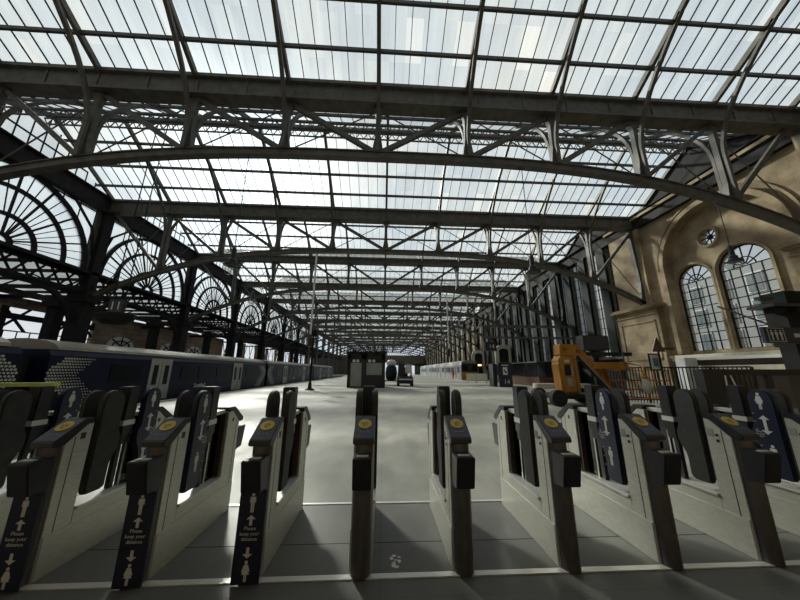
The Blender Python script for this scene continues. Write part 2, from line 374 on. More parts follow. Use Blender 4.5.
# ---- roof trusses
def arcrib(x, s, z0):
    pts = [(x, s * .22, z0)]
    zt = 12.4
    for k in range(0, 3): pts.append((x, s * .22, z0 + (zt - 1.2 - z0) * (k + 1) / 3))
    # curve up to rafter at distance d
    yE, zE = 2.9, ZG1 + .1 + (ZR - ZG1 - .1) * 2.6 / 4.8 - .2
    for k in range(1, 8):
        t = k / 7; a = zt - 1.2
        p0 = (.22, a); p1 = (.28, 13.0); p2 = (yE, zE)
        yy = (1 - t) ** 2 * p0[0] + 2 * t * (1 - t) * p1[0] + t * t * p2[0]; zz = (1 - t) ** 2 * p0[1] + 2 * t * (1 - t) * p1[1] + t * t * p2[1]
        pts.append((x, s * yy, zz))
    return pts
def truss_parts(NODE=4.08, XC=0., ZG0=ZG0):
    out = []
    g = MB()
    g.prism([(-.34, ZG0), (.34, ZG0), (.34, ZG0 + .1), (.26, ZG0 + .1), (.26, ZG1 - .1), (.4, ZG1 - .06), (.4, ZG1 + .1), (-.4, ZG1 + .1), (-.4, ZG1 - .06), (-.26, ZG1 - .1), (-.26, ZG0 + .1), (-.34, ZG0 + .1)], -WL, W, 'X')
    for k in range(-9, 10):
        g.box(k * 2.04 - .03, k * 2.04 + .03, -.3, .3, ZG0 + .1, ZG1 - .1)
    out.append(('gutter_girder', g, 'iron'))
    c = MB(); pts = [(-WL + (W + WL) * k / 40, 0, zch(-WL + (W + WL) * k / 40)) for k in range(41)]
    c.path(pts, .32, .27); c.path([(p[0], 0, p[2] + .15) for p in pts], .42, .05)
    out.append(('bottom_chord', c, 'iron'))
    for k in range(-4, 5):
        x = k * NODE + XC; z = zch(x)
        b = MB(); b.prism([(x - .26, z + .1), (x + .26, z + .1), (x + .12, z + 1.0), (x + .10, ZG0 - .5), (x + .24, ZG0), (x - .24, ZG0), (x - .10, ZG0 - .5), (x - .12, z + 1.0)], -.11, .11, 'Y')
        out.append(('post', b, 'iron'))
        for s in (-1, 1):
            r = MB(); r.path(arcrib(x, s, z + .1), .13, .15, up=(1, 0, 0)); out.append(('arched_rib', r, 'iron'))
    for k in range(0, 5):
        for s in (-1, 1):
            xt, xb = s * (k + 1) * NODE + XC, s * k * NODE + XC
            b = MB(); b.bar((xt - s * .15, 0, ZG0 - .05), (xb + s * .1, 0, zch(xb) + .2), .16, .2); out.append(('diagonal', b, 'iron'))
            t = MB(); t.bar((xb, .1, ZG0 - .05), (xt, .1, zch(xt) + .2), .04, .04); out.append(('tie_rod', t, 'iron'))
    return out
def truss_columns(i, t):
    dist = i
    # left: broad lower column, slimmer upper column
    l = MB(); l.box(-WL - .42, -WL + .42, -.42, .42, 0, 6.2); l.box(-WL - .55, -WL + .55, -.55, .55, 0, .9); l.box(-WL - .6, -WL + .6, -.6, .6, 6.0, 6.5)
    l.box(-WL - .3, -WL + .3, -.3, .3, 6.5, ZG0); out = l.build('left_column', M['irondk'], t)
    r = MB(); r.prism([(W - .75, 6.75), (W - .2, 6.5), (W - .1, 6.75), (W - .05, ZG0), (W - .6, ZG0), (W - .42, 8.4), (W - .55, 7.2)], -.16, .16, 'Y')
    if i > 2: r.box(W - .45, W - .1, -.2, .2, 0, 6.8)
    r.build('right_column', M['green'] if i > 2 else M['iron'], t)
    b = MB()
    for s in (-1, 1):   # curved side brackets along the hall
        b.path([(-WL, s * .3, 9.4), (-WL, s * .8, 11.3), (-WL, s * 2.2, 12.6), (-WL, s * 3.6, 13.0)], .12, .12, up=(1, 0, 0))
    b.build('side_bracket', M['irondk'], t)
TR = ['black iron roof truss spanning just behind the ticket gates, nearest of all the trusses',
      'second roof truss from the camera, ending on the sandstone pier left of the arched windows',
      'third roof truss from the camera, one bay beyond the sandstone pier',
      'fourth roof truss from the camera, above the dark planted kiosk',
      'fifth roof truss from the camera, over the platform beyond the kiosk',
      'sixth roof truss from the camera, over the platform beyond the kiosk',
      'seventh roof truss from the camera, over the middle of the platforms']
proto = truss_parts(ZG0=ZG0 + .28); second_proto = truss_parts(); near_proto = truss_parts(3.93, -.42); proto_objs = None
for i in range(1, NT):
    y = Y0 + SP * i
    lab = TR[i - 1] if i <= len(TR) else 'distant iron roof truss, %s counted from the ticket gates' % ['eighth', 'ninth', 'tenth', 'eleventh', 'twelfth', 'thirteenth', 'fourteenth'][i - 8]
    t = thing('roof_truss', lab, 'roof truss', (0, y, 0), 0, 'iron trusses carrying the glazed roof')
    if i <= 7:
        if i in (1, 2):
            for n, mb, m in (near_proto if i == 1 else second_proto): mb.build(n, M[m], t)
        elif proto_objs is None:
            proto_objs = [(n, mb.build(n, M[m], t)) for n, mb, m in proto]
        else:
            for n, o in proto_objs:
                c = o.copy(); COL.objects.link(c); c.parent = t
        truss_columns(i, t)
    else:
        allm = MB()
        for n, mb, m in proto: allm.add(mb.v, mb.f)
        allm.box(-WL - .42, -WL + .42, -.42, .42, 0, ZG0); allm.box(W - .4, W - .1, -.2, .2, 0, ZG0)
        if i == 8: far_me = allm.build('ironwork', M['iron'], t)
        else:
            c = far_me.copy(); COL.objects.link(c); c.parent = t
# gable walls above eaves left+right
g = MB()
for i in range(NT - 1):
    ya = Y0 + SP * i; g.add([(W + .05, ya, ZG1), (W + .05, ya + SP, ZG1), (W + .05, ya + SP / 2, ZR)], [(0, 1, 2)])
struct('wall_right_gables', g, M['irondk'])
g = MB()
for i in range(NT - 1):
    ya = Y0 + SP * i; g.add([(-WL - .05, ya, ZG1), (-WL - .05, ya + SP, ZG1), (-WL - .05, ya + SP / 2, ZR)], [(0, 1, 2)])
o = struct('wall_left_gables', g, M['roofglass'])
g = MB()
for i in range(0, 9):
    ya = Y0 + SP * i
    for k in range(1, 15):
        y = SP * k / 15; g.bar((-WL, ya + y, ZG1), (-WL, ya + y, ZG1 + (ZR - ZG1) * (1 - abs(y - SP / 2) / (SP / 2))), .05, .05)
    g.bar((-WL, ya + SP * .2, ZG1 + 1.1), (-WL, ya + SP * .8, ZG1 + 1.1), .08, .08)
g.build('gable_bars', M['irondk'], o)

b = MB(); b.box(-33, -6, 143.2, 144, -.3, 9); b.box(4, 21, 143.2, 144, 4.2, 9); b.box(-6, 4, 143.2, 144, 5.5, 9); b.box(15, 21, 143.2, 144, -.3, 5)
for k in range(40):
    x = -WL + k * 1.03; b.bar((x, 143.5, 9), (x + 1.03, 143.5, 13), .12); b.bar((x + 1.03, 143.5, 9), (x, 143.5, 13), .12)
struct('wall_far', b, M['iron'])
# ---- left fan-light screens
def fan(i):
    ya = Y0 + SP * i; yc = ya + SP / 2; X = -WL - .12; zs = 8.25
    o = struct('window_%d' % (i + 1), MB().add([(X, ya + .4, zs), (X, ya + SP - .4, zs), (X, ya + SP - .4, 13.1), (X, ya + .4, 13.1)], [(0, 1, 2, 3)]), M['fanglass'])
    fr = MB()
    def ring(r, w, d=.2):
        fr.path([(X + .05, yc + r * math.cos(R(a)), zs + min(r, 4.75) * math.sin(R(a))) for a in range(0, 181, 9)], d, w, up=(1, 0, 0))
    ring(4.5, .26); ring(3.2, .17); ring(1.6, .16); ring(.45, .16)
    for k in range(1, 24):
        a = R(k * 7.5); major = k % 3 == 0
        r0 = .45 if k % 2 == 0 or major else 1.6
        r1 = 4.6
        fr.bar((X + .05, yc + r0 * math.cos(a), zs + r0 * math.sin(a)), (X + .05, yc + r1 * math.cos(a), zs + r1 * math.sin(a)), .1 if major else .045, .09 if major else .04, up=(1, 0, 0))
    for k in range(-4, 5):   # short bars of the spandrels
        y = yc + k * 1.1; dy = abs(y - yc); zt = zs + math.sqrt(max(0, 4.6 ** 2 - dy * dy))
        if zt < 12.9: fr.bar((X + .05, y, zt), (X + .05, y, 13.1), .05, .05)
    fr.bar((X + .05, ya + .3, 12.6), (X + .05, ya + SP - .3, 12.6), .06, .06)
    fr.build('fan_frame', M['irondk'], o)
    # jamb panels
    j = MB(); j.box(X - .05, X + .1, ya + .3, ya + .62, zs, 13.1); j.box(X - .05, X + .1, ya + SP - .62, ya + SP - .3, zs, 13.1); j.build('jamb', M['iron'], o)
    # sill beam + lattice girder + arch
    s = MB(); s.box(X - .2, X + .3, ya, ya + SP, 8.0, 8.25); s.box(X - .15, X + .25, ya, ya + SP, 6.7, 6.85); 
    n = 12
    for k in range(n):
        a = ya + SP * k / n; b_ = ya + SP * (k + 1) / n
        s.bar((X + .05, a, 6.85), (X + .05, b_, 8.0), .09, .09); s.bar((X + .05, a, 8.0), (X + .05, b_, 6.85), .09, .09)
    for sg in (0, 1):
        yb = ya + .42 if sg == 0 else ya + SP - .42; d = 1 if sg == 0 else -1
        s.path([(X + .05, yb, 4.6), (X + .05, yb + d * .5, 5.6), (X + .05, yb + d * 1.6, 6.4), (X + .05, yb + d * 3.2, 6.7)], .3, .22, up=(1, 0, 0))
        s.path([(X + .05, yb + d * .1, 6.6), (X + .05, yb + d * 1.0, 5.9)], .08, .08, up=(1, 0, 0))
    s.build('lattice_sill', M['irondk'], o)
for i in range(0, 9): fan(i)
b = MB(); b.box(-WL - .3, -WL + .1, Y0 + SP * 9, 143, 6.7, 8.3); struct('trim_left_far', b, M['irondk'])

# ---- left side hall beyond the columns
b = MB()
b.box(-33.4, -33, -2, 35, -1.2, 3.2); b.box(-33.4, -33, -2, 35, 6.9, 7.8)
for y in (9, 17, 23, 26.4, 30.6, 35): b.box(-33.4, -32.9, y - .3, y + .3, 3.4, 6.9)
b.box(-33.4, -33, 35, 62, -1.2, 7.7); b.box(-33.4, -33, 62, 143, -1.2, 2.6)
for y in range(64, 143, 7): b.box(-33.4, -32.8, y, y + .5, 2.6, 7.6)
struct('wall_left', b, M['farbrick'])
b = MB(); b.box(-33.4, -31.5, -2, 143, 8.0, 8.2); b.box(-27.6, -26.6, -2, 143, 8.0, 8.2); b.box(-21.9, -20.6, -2, 143, 8.0, 8.2)
for k in range(72): b.box(-31.5, -21.9, -2 + 2 * k, -1.85 + 2 * k, 7.95, 8.15)
for i in range(0, 14):
    y = Y0 + SP * i; b.bar((-33, y, 7.1), (-20.6, y, 7.1), .15, .25); b.bar((-33, y + 5.1, 7.6), (-20.6, y + 5.1, 7.6), .12, .3)
    for k in range(6): b.bar((-33 + k * 2.07, y, 7.1 if k % 2 else 8.0), (-33 + (k + 1) * 2.07, y, 8.0 if k % 2 else 7.1), .08, .08)
struct('ceiling_side_hall', b, M['irondk'])
b = MB()
for y in range(0, 35, 1): b.bar((-33.1, y, 3.2), (-33.1, y, 4.8), .06, .06)
for z in (4.0, 4.8): b.bar((-33.1, -2, z), (-33.1, 35, z), .1, .1)
for y in (9, 13, 17, 20, 23, 26.5, 30.7, 33):
    b.bar((-33.1, y, 4.8), (-33.1, y + 2, 6.9), .16, .16); b.bar((-33.1, y + 2, 4.8), (-33.1, y, 6.9), .16, .16); b.bar((-33.1, y, 3.2), (-33.1, y, 6.9), .5, .5)
b.bar((-33.1, -2, 6.1), (-33.1, 35, 6.1), .3, .5)
for y in range(62, 143, 3): b.bar((-33.1, y, 2.6), (-33.1, y + 2, 7.4), .1, .1); b.bar((-33.1, y + 2, 2.6), (-33.1, y, 7.4), .1, .1)
struct('trim_side_windows', b, M['irondk'])
# row of inner columns
for i in range(1, 9):
    y = Y0 + SP * i + 3.2
    c = MB(); c.box(-26.35, -25.65, -.35, .35, 0, 7.1); c.box(-26.6, -25.4, -.6, .6, 6.3, 6.7)
    o = c.build('iron_column', M['irondk']); o.location = (0, y, 0)
    tag(o, ['dark iron column in the side hall behind the carriage joint, nearest', 'dark iron column in the side hall, second from the camera', 'dark iron column in the side hall, third from the camera'][i - 1] if i < 4 else 'slim dark iron column deep in the left side hall', 'column', 'columns in the left side hall')

# ================================================================== RIGHT SIDE
X = W
def arch_pts(yc, hw, zs, n=24, rx=None):
    return [(yc + hw * math.cos(R(180 * k / n)), zs + hw * math.sin(R(180 * k / n))) for k in range(n + 1)]
# wall with recessed arch containing two windows and an oculus: built as outer plate (with arch hole) and inner plate (with window holes)
def plate_with_holes(x0, x1, y0, y1, z0, z1, holes):
    """boolean-free: 2D polygons cut by bmesh triangle fill"""
    import bmesh
    bm = bmesh.new(); edges = []
    def loop(pts):
        vs_ = [bm.verts.new((x0, p[0], p[1])) for p in pts]
        for i in range(len(vs_)): edges.append(bm.edges.new((vs_[i], vs_[(i + 1) % len(vs_)])))
    loop([(y0, z0), (y1, z0), (y1, z1), (y0, z1)])
    for h in holes: loop(h)
    bmesh.ops.triangle_fill(bm, edges=edges, use_beauty=True)
    # drop faces inside holes
    def inside(p, poly):
        c = False; n = len(poly)
        for i in range(n):
            a, b_ = poly[i], poly[(i + 1) % n]
            if (a[1] > p[1]) != (b_[1] > p[1]) and p[0] < (b_[0] - a[0]) * (p[1] - a[1]) / (b_[1] - a[1]) + a[0]: c = not c
        return c
    dead = [f for f in bm.faces if any(inside((f.calc_center_median().y, f.calc_center_median().z), h) for h in holes)]
    bmesh.ops.delete(bm, geom=dead, context='FACES')
    r = bmesh.ops.extrude_face_region(bm, geom=bm.faces[:])
    for v in [e for e in r['geom'] if isinstance(e, bmesh.types.BMVert)]: v.co.x = x1
    mb = MB(); bm.verts.ensure_lookup_table(); bm.verts.index_update()
    mb.v = [tuple(v.co) for v in bm.verts]; mb.f = [tuple(v.index for v in f.verts) for f in bm.faces]; bm.free(); return mb
WIN = [(17.6, 1.12, 7.5, 2.9), (14.85, 1.28, 7.6, 2.9)]   # yc, half width, springing, sill
AC, AR, AZ = 15.5, 3.3, 8.8
def winloop(w_): yc, hw, zs, z0 = w_; return [(yc + hw, z0)] + arch_pts(yc, hw, zs) + [(yc - hw, z0)]
OC = (16.15, 10.05, .5)
archloop = [(AC + AR, 2.2)] + arch_pts(AC, AR, AZ, 32) + [(AC - AR, 2.2)]
outer = plate_with_holes(X, X + .45, -9, 23.6, -.3, 13.75, [archloop])
struct('wall_right', outer, M['stone'])
inner = plate_with_holes(X + .45, X + .9, 11, 21, -.3, 13.2, [winloop(WIN[0]), winloop(WIN[1]), circ(OC[0], OC[1], OC[2], 20)])
struct('wall_right_recess', inner, M['stone'])
# archivolt mouldings, sill, cornices, piers
b = MB()
b.path([(X - .1, p[0], p[1]) for p in [(AC + AR + .15, 2.7)] + arch_pts(AC, AR + .15, AZ, 32) + [(AC - AR - .15, 2.7)]], .3, .34, up=(1, 0, 0))
b.path([(X - .02, p[0], p[1]) for p in arch_pts(AC, AR + .62, AZ, 32)], .12, .14, up=(1, 0, 0))
for wv in WIN:
    l = winloop((wv[0], wv[1] + .12, wv[2], wv[3])); b.path([(X + .42, p[0], p[1]) for p in l], .14, .2, up=(1, 0, 0))
b.path([(X + .42, OC[0] + (OC[2] + .1) * math.cos(R(a)), OC[1] + (OC[2] + .1) * math.sin(R(a))) for a in range(0, 361, 18)], .14, .2, up=(1, 0, 0))
struct('trim_arch', b, M['stone'])
b = MB(); b.box(X - .25, X + .5, 11, 20.2, 2.45, 2.65); b.box(X - .12, X + .5, 11, 20.2, 2.25, 2.45)
struct('trim_sill', b, M['cream'])
def pier(y0, y1, zc):
    b = MB()
    b.box(X - .45, X, y0, y1, 0, zc)
    b.box(X - .55, X, y0 - .1, y1 + .1, 0, .9)
    for k, (p, z, h) in enumerate(((.5, zc - .35, .08), (.58, zc, .14), (.75, zc + .14, .18), (.62, zc + .32, .12))): b.box(X - p - .02, X + .02, y0 - (p - .45), y1 + (p - .45), z, z + h)
    # raised frame of the sunk panel
    for (a, c, d, e) in ((y0 + .3, y1 - .3, zc - .9, zc - .8), (y0 + .3, y1 - .3, 2.4, 2.5), (y0 + .3, y0 + .4, 2.4, zc - .8), (y1 - .4, y1 - .3, 2.4, zc - .8)):
        b.box(X - .5, X - .45, a, c, d, e)
    return b
struct('trim_pier_1', pier(19.75, 23.5, 6.1), M['stone'])
struct('trim_pier_2', pier(8.4, 12.3, 7.4), M['stone'])
b = MB(); b.box(X - .3, X, 20.2, 23.2, 6.5, 13.0); b.box(X - .35, X, 8, 11, 7.9, 13.0)
struct('trim_upper_pilasters', b, M['stone'])
b = MB(); b.box(X - .3, X, -9, 23.5, 13.1, 13.5); b.box(X - .45, X, -9, 23.5, 13.5, 13.7); struct('trim_wall_head', b, M['stone'])
# windows in the arch
def arched_window(idx, wv):
    yc, hw, zs, z0 = wv; XX = X + .62
    o = struct('window_%d' % idx, MB().add([(XX, p[0], p[1]) for p in winloop(wv)], [tuple(range(27))]), M['winglass'])
    f = MB(); n = 5 if idx == 21 else 4
    for k in range(1, n): y = yc - hw + 2 * hw * k / n; f.bar((XX - .03, y, z0), (XX - .03, y, zs), .05, .05)
    z = z0
    rows = 8
    for k in range(0, rows + 1): z = z0 + (zs - z0) * k / rows; f.bar((XX - .03, yc - hw, z), (XX - .03, yc + hw, z), .05, .05)
    f.path([(XX - .03, p[0], p[1]) for p in arch_pts(yc, hw * .42, zs)], .05, .05, up=(1, 0, 0))
    for a in range(30, 180, 30): f.bar((XX - .03, yc + hw * .1 * math.cos(R(a)), zs + hw * .1 * math.sin(R(a))), (XX - .03, yc + hw * math.cos(R(a)), zs + hw * math.sin(R(a))), .05, .05, up=(1, 0, 0))
    f.path([(XX - .03, p[0], p[1]) for p in winloop((yc, hw - .04, zs, z0))], .08, .09, up=(1, 0, 0))
    f.build('window_frame', M['irondk'], o)
arched_window(20, WIN[0]); arched_window(21, WIN[1])
XX = X + .62
o = struct('window_22', MB().add([(XX, p[0], p[1]) for p in circ(OC[0], OC[1], OC[2], 20)], [tuple(range(20))]), M['winglass'])
f = MB()
for a in range(0, 180, 45): f.bar((XX - .03, OC[0] - .52 * math.cos(R(a)), OC[1] - .52 * math.sin(R(a))), (XX - .03, OC[0] + .52 * math.cos(R(a)), OC[1] + .52 * math.sin(R(a))), .05, .05, up=(1, 0, 0))
f.path([(XX - .03, OC[0] + .15 * math.cos(R(a)), OC[1] + .15 * math.sin(R(a))) for a in range(0, 361, 24)], .05, .05, up=(1, 0, 0)); f.build('window_frame', M['irondk'], o)
# street building seen through the arched windows
b = MB(); b.box(34, 36, -5, 45, -1, 11.4)
bl = b.build('office_building', M['farbrick']); 
tag(bl, 'pale office building across the street, seen through the arched windows', 'building')
bl.data.materials[0] = mat('pale_office', (.30, .31, .31), .8, 0, .1, .4)
for k in range(16):
    for j in range(4):
        wv = MB(); y = -3 + k * 2.6; z = 1.2 + j * 2.5
        wv.box(33.93, 34.03, y, y + 1.3, z, z + 1.9); o = wv.build('office_window', M['tailw'], bl)
        for q in (0, 1): MB().box(33.88, 33.95, y + .12 + .58 * q, y + .62 + .58 * q, z + .12, z + 1.78).build('office_pane', M['greyblue'], o)

# ---- tall glazed screen wall beyond the stone (with green piers)
b = MB(); b.box(X + .1, X + .2, 23.6, 60, -.3, 2.7); b.box(X - .1, X + .2, 23.6, 60, 12.6, 13.2); struct('wall_right_screen', b, M['green'])
g = MB(); g.add([(X + .15, 23.6, 2.7), (X + .15, 60, 2.7), (X + .15, 60, 12.8), (X + .15, 23.6, 12.8)], [(0, 1, 2, 3)])
o = struct('window_23', g, M['greyglass'])
f = MB()
for y in [24 + k * 2.6 for k in range(14)]: f.box(X - .35, X + .1, y, y + .95, 2.7, 12.8)
f.build('green_pier', M['green'], o)['label'] = 'dark green pier'
f = MB()
for y in [24 + k * 2.6 for k in range(14)]:
    f.bar((X + .1, y + 1.75, 2.7), (X + .1, y + 1.75, 12.8), .07, .07)
for z in [2.7 + .92 * k for k in range(12)]: f.bar((X + .1, 23.6, z), (X + .1, 60, z), .05, .05)
f.build('window_frame', M['irondk'], o)
f = MB()
for y in [24 + k * 2.6 for k in range(14)]: f.box(X - .12, X + .12, y - .3, y - .02, 2.7, 12.8)
f.build('pale_mullion', M['iron'], o)
b = MB(); b.box(X - .5, X + .2, 23.6, 60, 2.6, 2.8); struct('trim_screen_sill', b, M['iron'])
b = MB(); b.box(X - .05, X + .3, 60, 143, 0, 13); 
struct('wall_right_far', b, M['stone'])
b = MB()
for y in range(62, 143, 5): b.box(X - .4, X - .02, y, y + 1.6, 0, 12.8)
struct('trim_far_piers', b, M['green'])

# low shopfront below the glazed screen
t = thing('shopfront', 'long low shopfront with green-tinted glass over a brown brick base, under the tall dark windows', 'shopfront', (0, 0, 0))
MB().box(16.5, 20.2, 31, 44, 0, .95).build('brick_base', M['brick'], t)
MB().box(16.55, 20.2, 31.05, 44, .95, 2.5).build('green_glazing', M['greyglass'], t)
MB().box(16.35, 20.3, 30.9, 44.1, 2.5, 2.62).build('ledge', M['iron'], t)
for k in range(5): MB().box(16.47 + .93 * k, 16.52 + .93 * k, 30.98, 31.06, .95, 2.5).build('mullion', M['irondk'], t)
o = MB().box(18.0, 19.4, 30.2, 30.8, .0, 1.9).build('cabinet', M['green2'], None); tag(o, 'dark green metal cabinet standing against the brown brick shopfront', 'cabinet')
o = MB().box(14.3, 19.5, 27.3, 28.2, 0, .45).build('stone_kerb', M['cream'], None, bevel=.03); tag(o, 'long low pale stone kerb in front of the brick shopfront', 'kerb')

# ================================================================== TICKET GATES
def person_icon(mb, x, cy_, cz, h, woman, side):
    """flat pictogram in the YZ plane at x"""
    s = h
    def P(pts): mb.prism([(cy_ + p[0] * s, cz + p[1] * s) for p in pts], x, x + side * .002, 'X')
    P(circ(0, .41, .085, 12))
    if woman:
        P([(-.10, .30), (.10, .30), (.20, -.02), (.15, -.04), (.10, .10), (.17, -.16), (.07, -.16), (.07, -.5), (.01, -.5), (.01, -.16), (-.01, -.16), (-.01, -.5), (-.07, -.5), (-.07, -.16), (-.17, -.16), (-.10, .10), (-.15, -.04), (-.20, -.02)])
    else:
        P([(-.15, .30), (.15, .30), (.17, .0), (.12, .0), (.10, .2), (.09, -.5), (.01, -.5), (.01, -.08), (-.01, -.08), (-.01, -.5), (-.09, -.5), (-.10, .2), (-.12, .0), (-.17, .0)])
def arrow_icon(mb, x, cy_, z0, z1, side, both=True, up=True, w=.045):
    q = w * .9
    pts = [(-w * .3, z0 + (q if both or not up else 0)), (-w * .3, z1 - (q if both or up else 0))]
    if both or up: pts += [(-w, z1 - q), (0, z1), (w, z1 - q)]
    pts += [(w * .3, z1 - (q if both or up else 0)), (w * .3, z0 + (q if both or not up else 0))]
    if both or not up: pts += [(w, z0 + q), (0, z0), (-w, z0 + q)]
    mb.prism([(cy_ + p[0], p[1]) for p in pts], x, x + side * .002, 'X')
PADDLE = [(-.33, .50)] + [(-.33, 1.25)] + [(-.22 + .11 * math.cos(R(a)), 1.25 + .11 * math.sin(R(a))) for a in range(165, 0, -15)] + \
         [(-.11, 1.25), (-.11, 1.00), (-.095, .96), (-.075, .93), (-.075, .86), (-.09, .80), (-.12, .75), (-.14, .70), (-.14, .52), (-.16, .49), (-.31, .49)]

def gate(k, group):
    x = {-4: -3.43, -3: -2.59, -2: -1.78, -1: -.97, 0: -.15, 1: .65, 2: 1.5, 3: 2.335, 4: 3.2, 5: 4.05}[k]
    GL = {-4: 'ticket gate cut off by the left edge of the photo', -3: 'leftmost whole ticket gate, blue distancing board on its post and a plain black paddle',
          -2: 'ticket gate with blue distancing board, second from left, blue paddle with white figures facing right',
          -1: 'ticket gate with blue distancing board, immediately left of the gate seen end-on',
          0: 'ticket gate seen straight end-on, standing below the planted kiosk', 1: 'ticket gate right of the end-on one, with bare steel post',
          2: 'ticket gate in front of the boom lift wheels, grey edge-on paddle', 3: 'ticket gate with blue figure paddle standing in front of the orange boom lift basket',
          4: 'ticket gate with broad black paddle, rightmost one with its foot in view', 5: 'ticket gate at right edge with blue figure paddle beside the cabinet top'}[k]
    t = thing('ticket_gate', GL, 'ticket gate', (x, 3.215, 0), 0, 'row of ticket gates')
    left = k < 0; t.scale = (1, 1, .967 if k < 0 else .975 if k < 3 else .985)
    # cabinets (near and far)
    for s, nm, y1 in ((1, 'near_cabinet', -.36), (-1, 'far_cabinet', -.30)):
        Q = lambda pts: [(s * p[0], p[1]) for p in pts]
        c = MB().prism(Q([(-.57, 0), (-.57, .955), (-.40, 1.09), (y1, 1.09), (y1, .42), (y1, 0)]), -.083, .083, 'X').build(nm, M['steel'], t, bevel=.004)
        # seam groove plate, key and label on both sides
        for sd in (-1, 1):
            MB().box(sd * .083 - .0015, sd * .083 + .0015, *(sorted((s * -.50, s * -.494))), .05, 1.0).build('seam', M['black'], c)
            if s == 1:
                if left or k == 0: MB().box(sd * .084 - .002, sd * .084 + .002, -.455, -.415, .97, 1.02).build('sensor', M['black'], c)
                else:
                    MB().box(sd * .084 - .002, sd * .084 + .002, -.425, -.375, .93, 1.0).build('label_plate', M['door' 'grey'], c)
                    MB().tube([(sd * .084, -.455, .95), (sd * .09, -.455, .95)], .012, 10).build('key_lock', M['black'], c)
                    MB().tube([(sd * .084, -.455, .90), (sd * .088, -.455, .90)], .014, 10).build('key_lock', M['black'], c)
            else:
                MB().box(sd * .084 - .002, sd * .084 + .002, .40, .43, .97, 1.01).build('sensor', M['black'], c)
        # black sloping deck
        d = MB().prism(Q([(y1 - .005, 1.135), (-.44, 1.135), (-.655, .995), (-.665, .955), (-.63, .94), (-.57, .95), (-.41, 1.085), (y1 - .005, 1.085)]), -.086, .086, 'X').build('sloping_deck', M['black'], t, bevel=.006)
        # yellow reader pad: a disc lying on the slope
        ang = math.atan2(.14, .215); cyy, czz = -.52, 1.083
        dm = MB(); nrm_ = Vector((0, -math.sin(ang), math.cos(ang))); tv = Vector((0, math.cos(ang), math.sin(ang)))
        def disc(r, h0, h1, n=24, off=0):
            c0 = Vector((0, cyy, czz)) + tv * off
            ring_ = lambda h: [c0 + Vector((1, 0, 0)) * r * math.cos(2 * math.pi * q / n) + tv * r * math.sin(2 * math.pi * q / n) + nrm_ * h for q in range(n)]
            a = ring_(h0) + ring_(h1); m_ = MB(); m_.add([(p.x, s * p.y, p.z) for p in a], [tuple(range(n)), tuple(range(n, 2 * n))] + [(i, (i + 1) % n, n + (i + 1) % n, n + i) for i in range(n)]); return m_
        pd = disc(.056, -.004, .006).build('reader_pad', M['yellow'], d)
        # hand and card mark on the pad
        hm = MB()
        for (px_, py_, w_, h_) in ((-.012, -.004, .012, .03), (.004, .008, .010, .026), (.018, .002, .008, .022), (-.002, -.024, .034, .01), (-.026, .01, .006, .018)):
            q = [Vector((px_ - w_ / 2, 0, 0)) + tv * (py_ - h_ / 2), Vector((px_ + w_ / 2, 0, 0)) + tv * (py_ - h_ / 2), Vector((px_ + w_ / 2, 0, 0)) + tv * (py_ + h_ / 2), Vector((px_ - w_ / 2, 0, 0)) + tv * (py_ + h_ / 2)]
            c0 = Vector((0, cyy, czz)) + nrm_ * .0075; hm.add([(p.x + c0.x, s * (p.y + c0.y), p.z + c0.z) for p in q], [(0, 1, 2, 3)])
        hm.build('pad_mark', M['ink'], pd)
        bm_ = MB()
        for (px_, w_) in ((-.03, .022), (0, .018), (.03, .022)):
            q = [Vector((px_ - w_ / 2, 0, 0)) + tv * -.098, Vector((px_ + w_ / 2, 0, 0)) + tv * -.098, Vector((px_ + w_ / 2, 0, 0)) + tv * -.088, Vector((px_ - w_ / 2, 0, 0)) + tv * -.088]
            c0 = Vector((0, cyy, czz)) + nrm_ * .002; bm_.add([(p.x + c0.x, s * (p.y + c0.y), p.z + c0.z) for p in q], [(0, 1, 2, 3)])
        bm_.build('contactless_strip', mat_strip, d)
        # rounded post on the end
        pts = [(.074 * math.cos(R(a)), -.575 + .078 * math.sin(R(a)) * .9) for a in range(180, 361, 15)]
        MB().prism([(p[0], s * p[1]) for p in pts], 0, .95, 'Z').build('end_post', M['steeldk'], t, smooth=False)
        # ticket slot box
        tb = MB().prism(Q([(-.60, .86), (-.60, .62), (-.73, .635), (-.785, .865), (-.78, .875), (-.60, .88)]), -.072, .072, 'X').build('ticket_box', M['black'], t, bevel=.006)
        MB().box(-.045, .045, *(sorted((s * -.74, s * -.70))), .874, .882).build('slot_plate', M['steelw'], tb)
        if s == -1: MB().box(-.07, .07, .268, .30, .44, 1.08).build('inner_panel', M['brownp'], t)
    # low plinth, ledge, seam
    MB().box(-.083, .083, -.36, .30, 0, .40).build('plinth', M['steel'], t)
    MB().box(-.088, .088, -.56, .575, 0, .30).build('kick_panel', M['steel'], t, bevel=.004)
    MB().box(-.10, .10, -.355, .295, .40, .425).build('ledge', M['steelw'], t, bevel=.004)
    # hinge column with silver ring
    h = MB(); h.box(-.06, .06, -.03, .10, .90, 1.38); h.box(-.066, .066, -.036, .106, 1.15, 1.17); h.box(-.02, .02, .0, .06, .42, .92); h.box(-.05, .05, -.02, .09, .82, .92)
    hc = h.build('hinge_column', M['black'], t, bevel=.008)
    MB().box(-.064, .064, -.034, .104, 1.0, 1.05).build('silver_ring', M['steelw'], hc)
    # guard between hinge column and far cabinet
    MB().box(-.012, .012, .10, .268, .425, 1.07).build('guard_panel', M['smoke'], t)
    MB().box(-.045, .045, .09, .30, 1.075, 1.115).build('top_rail', M['steelw'], t, bevel=.004)
    MB().box(-.015, .015, .105, .125, .425, 1.07).build('guard_post', M['steelw'], t)
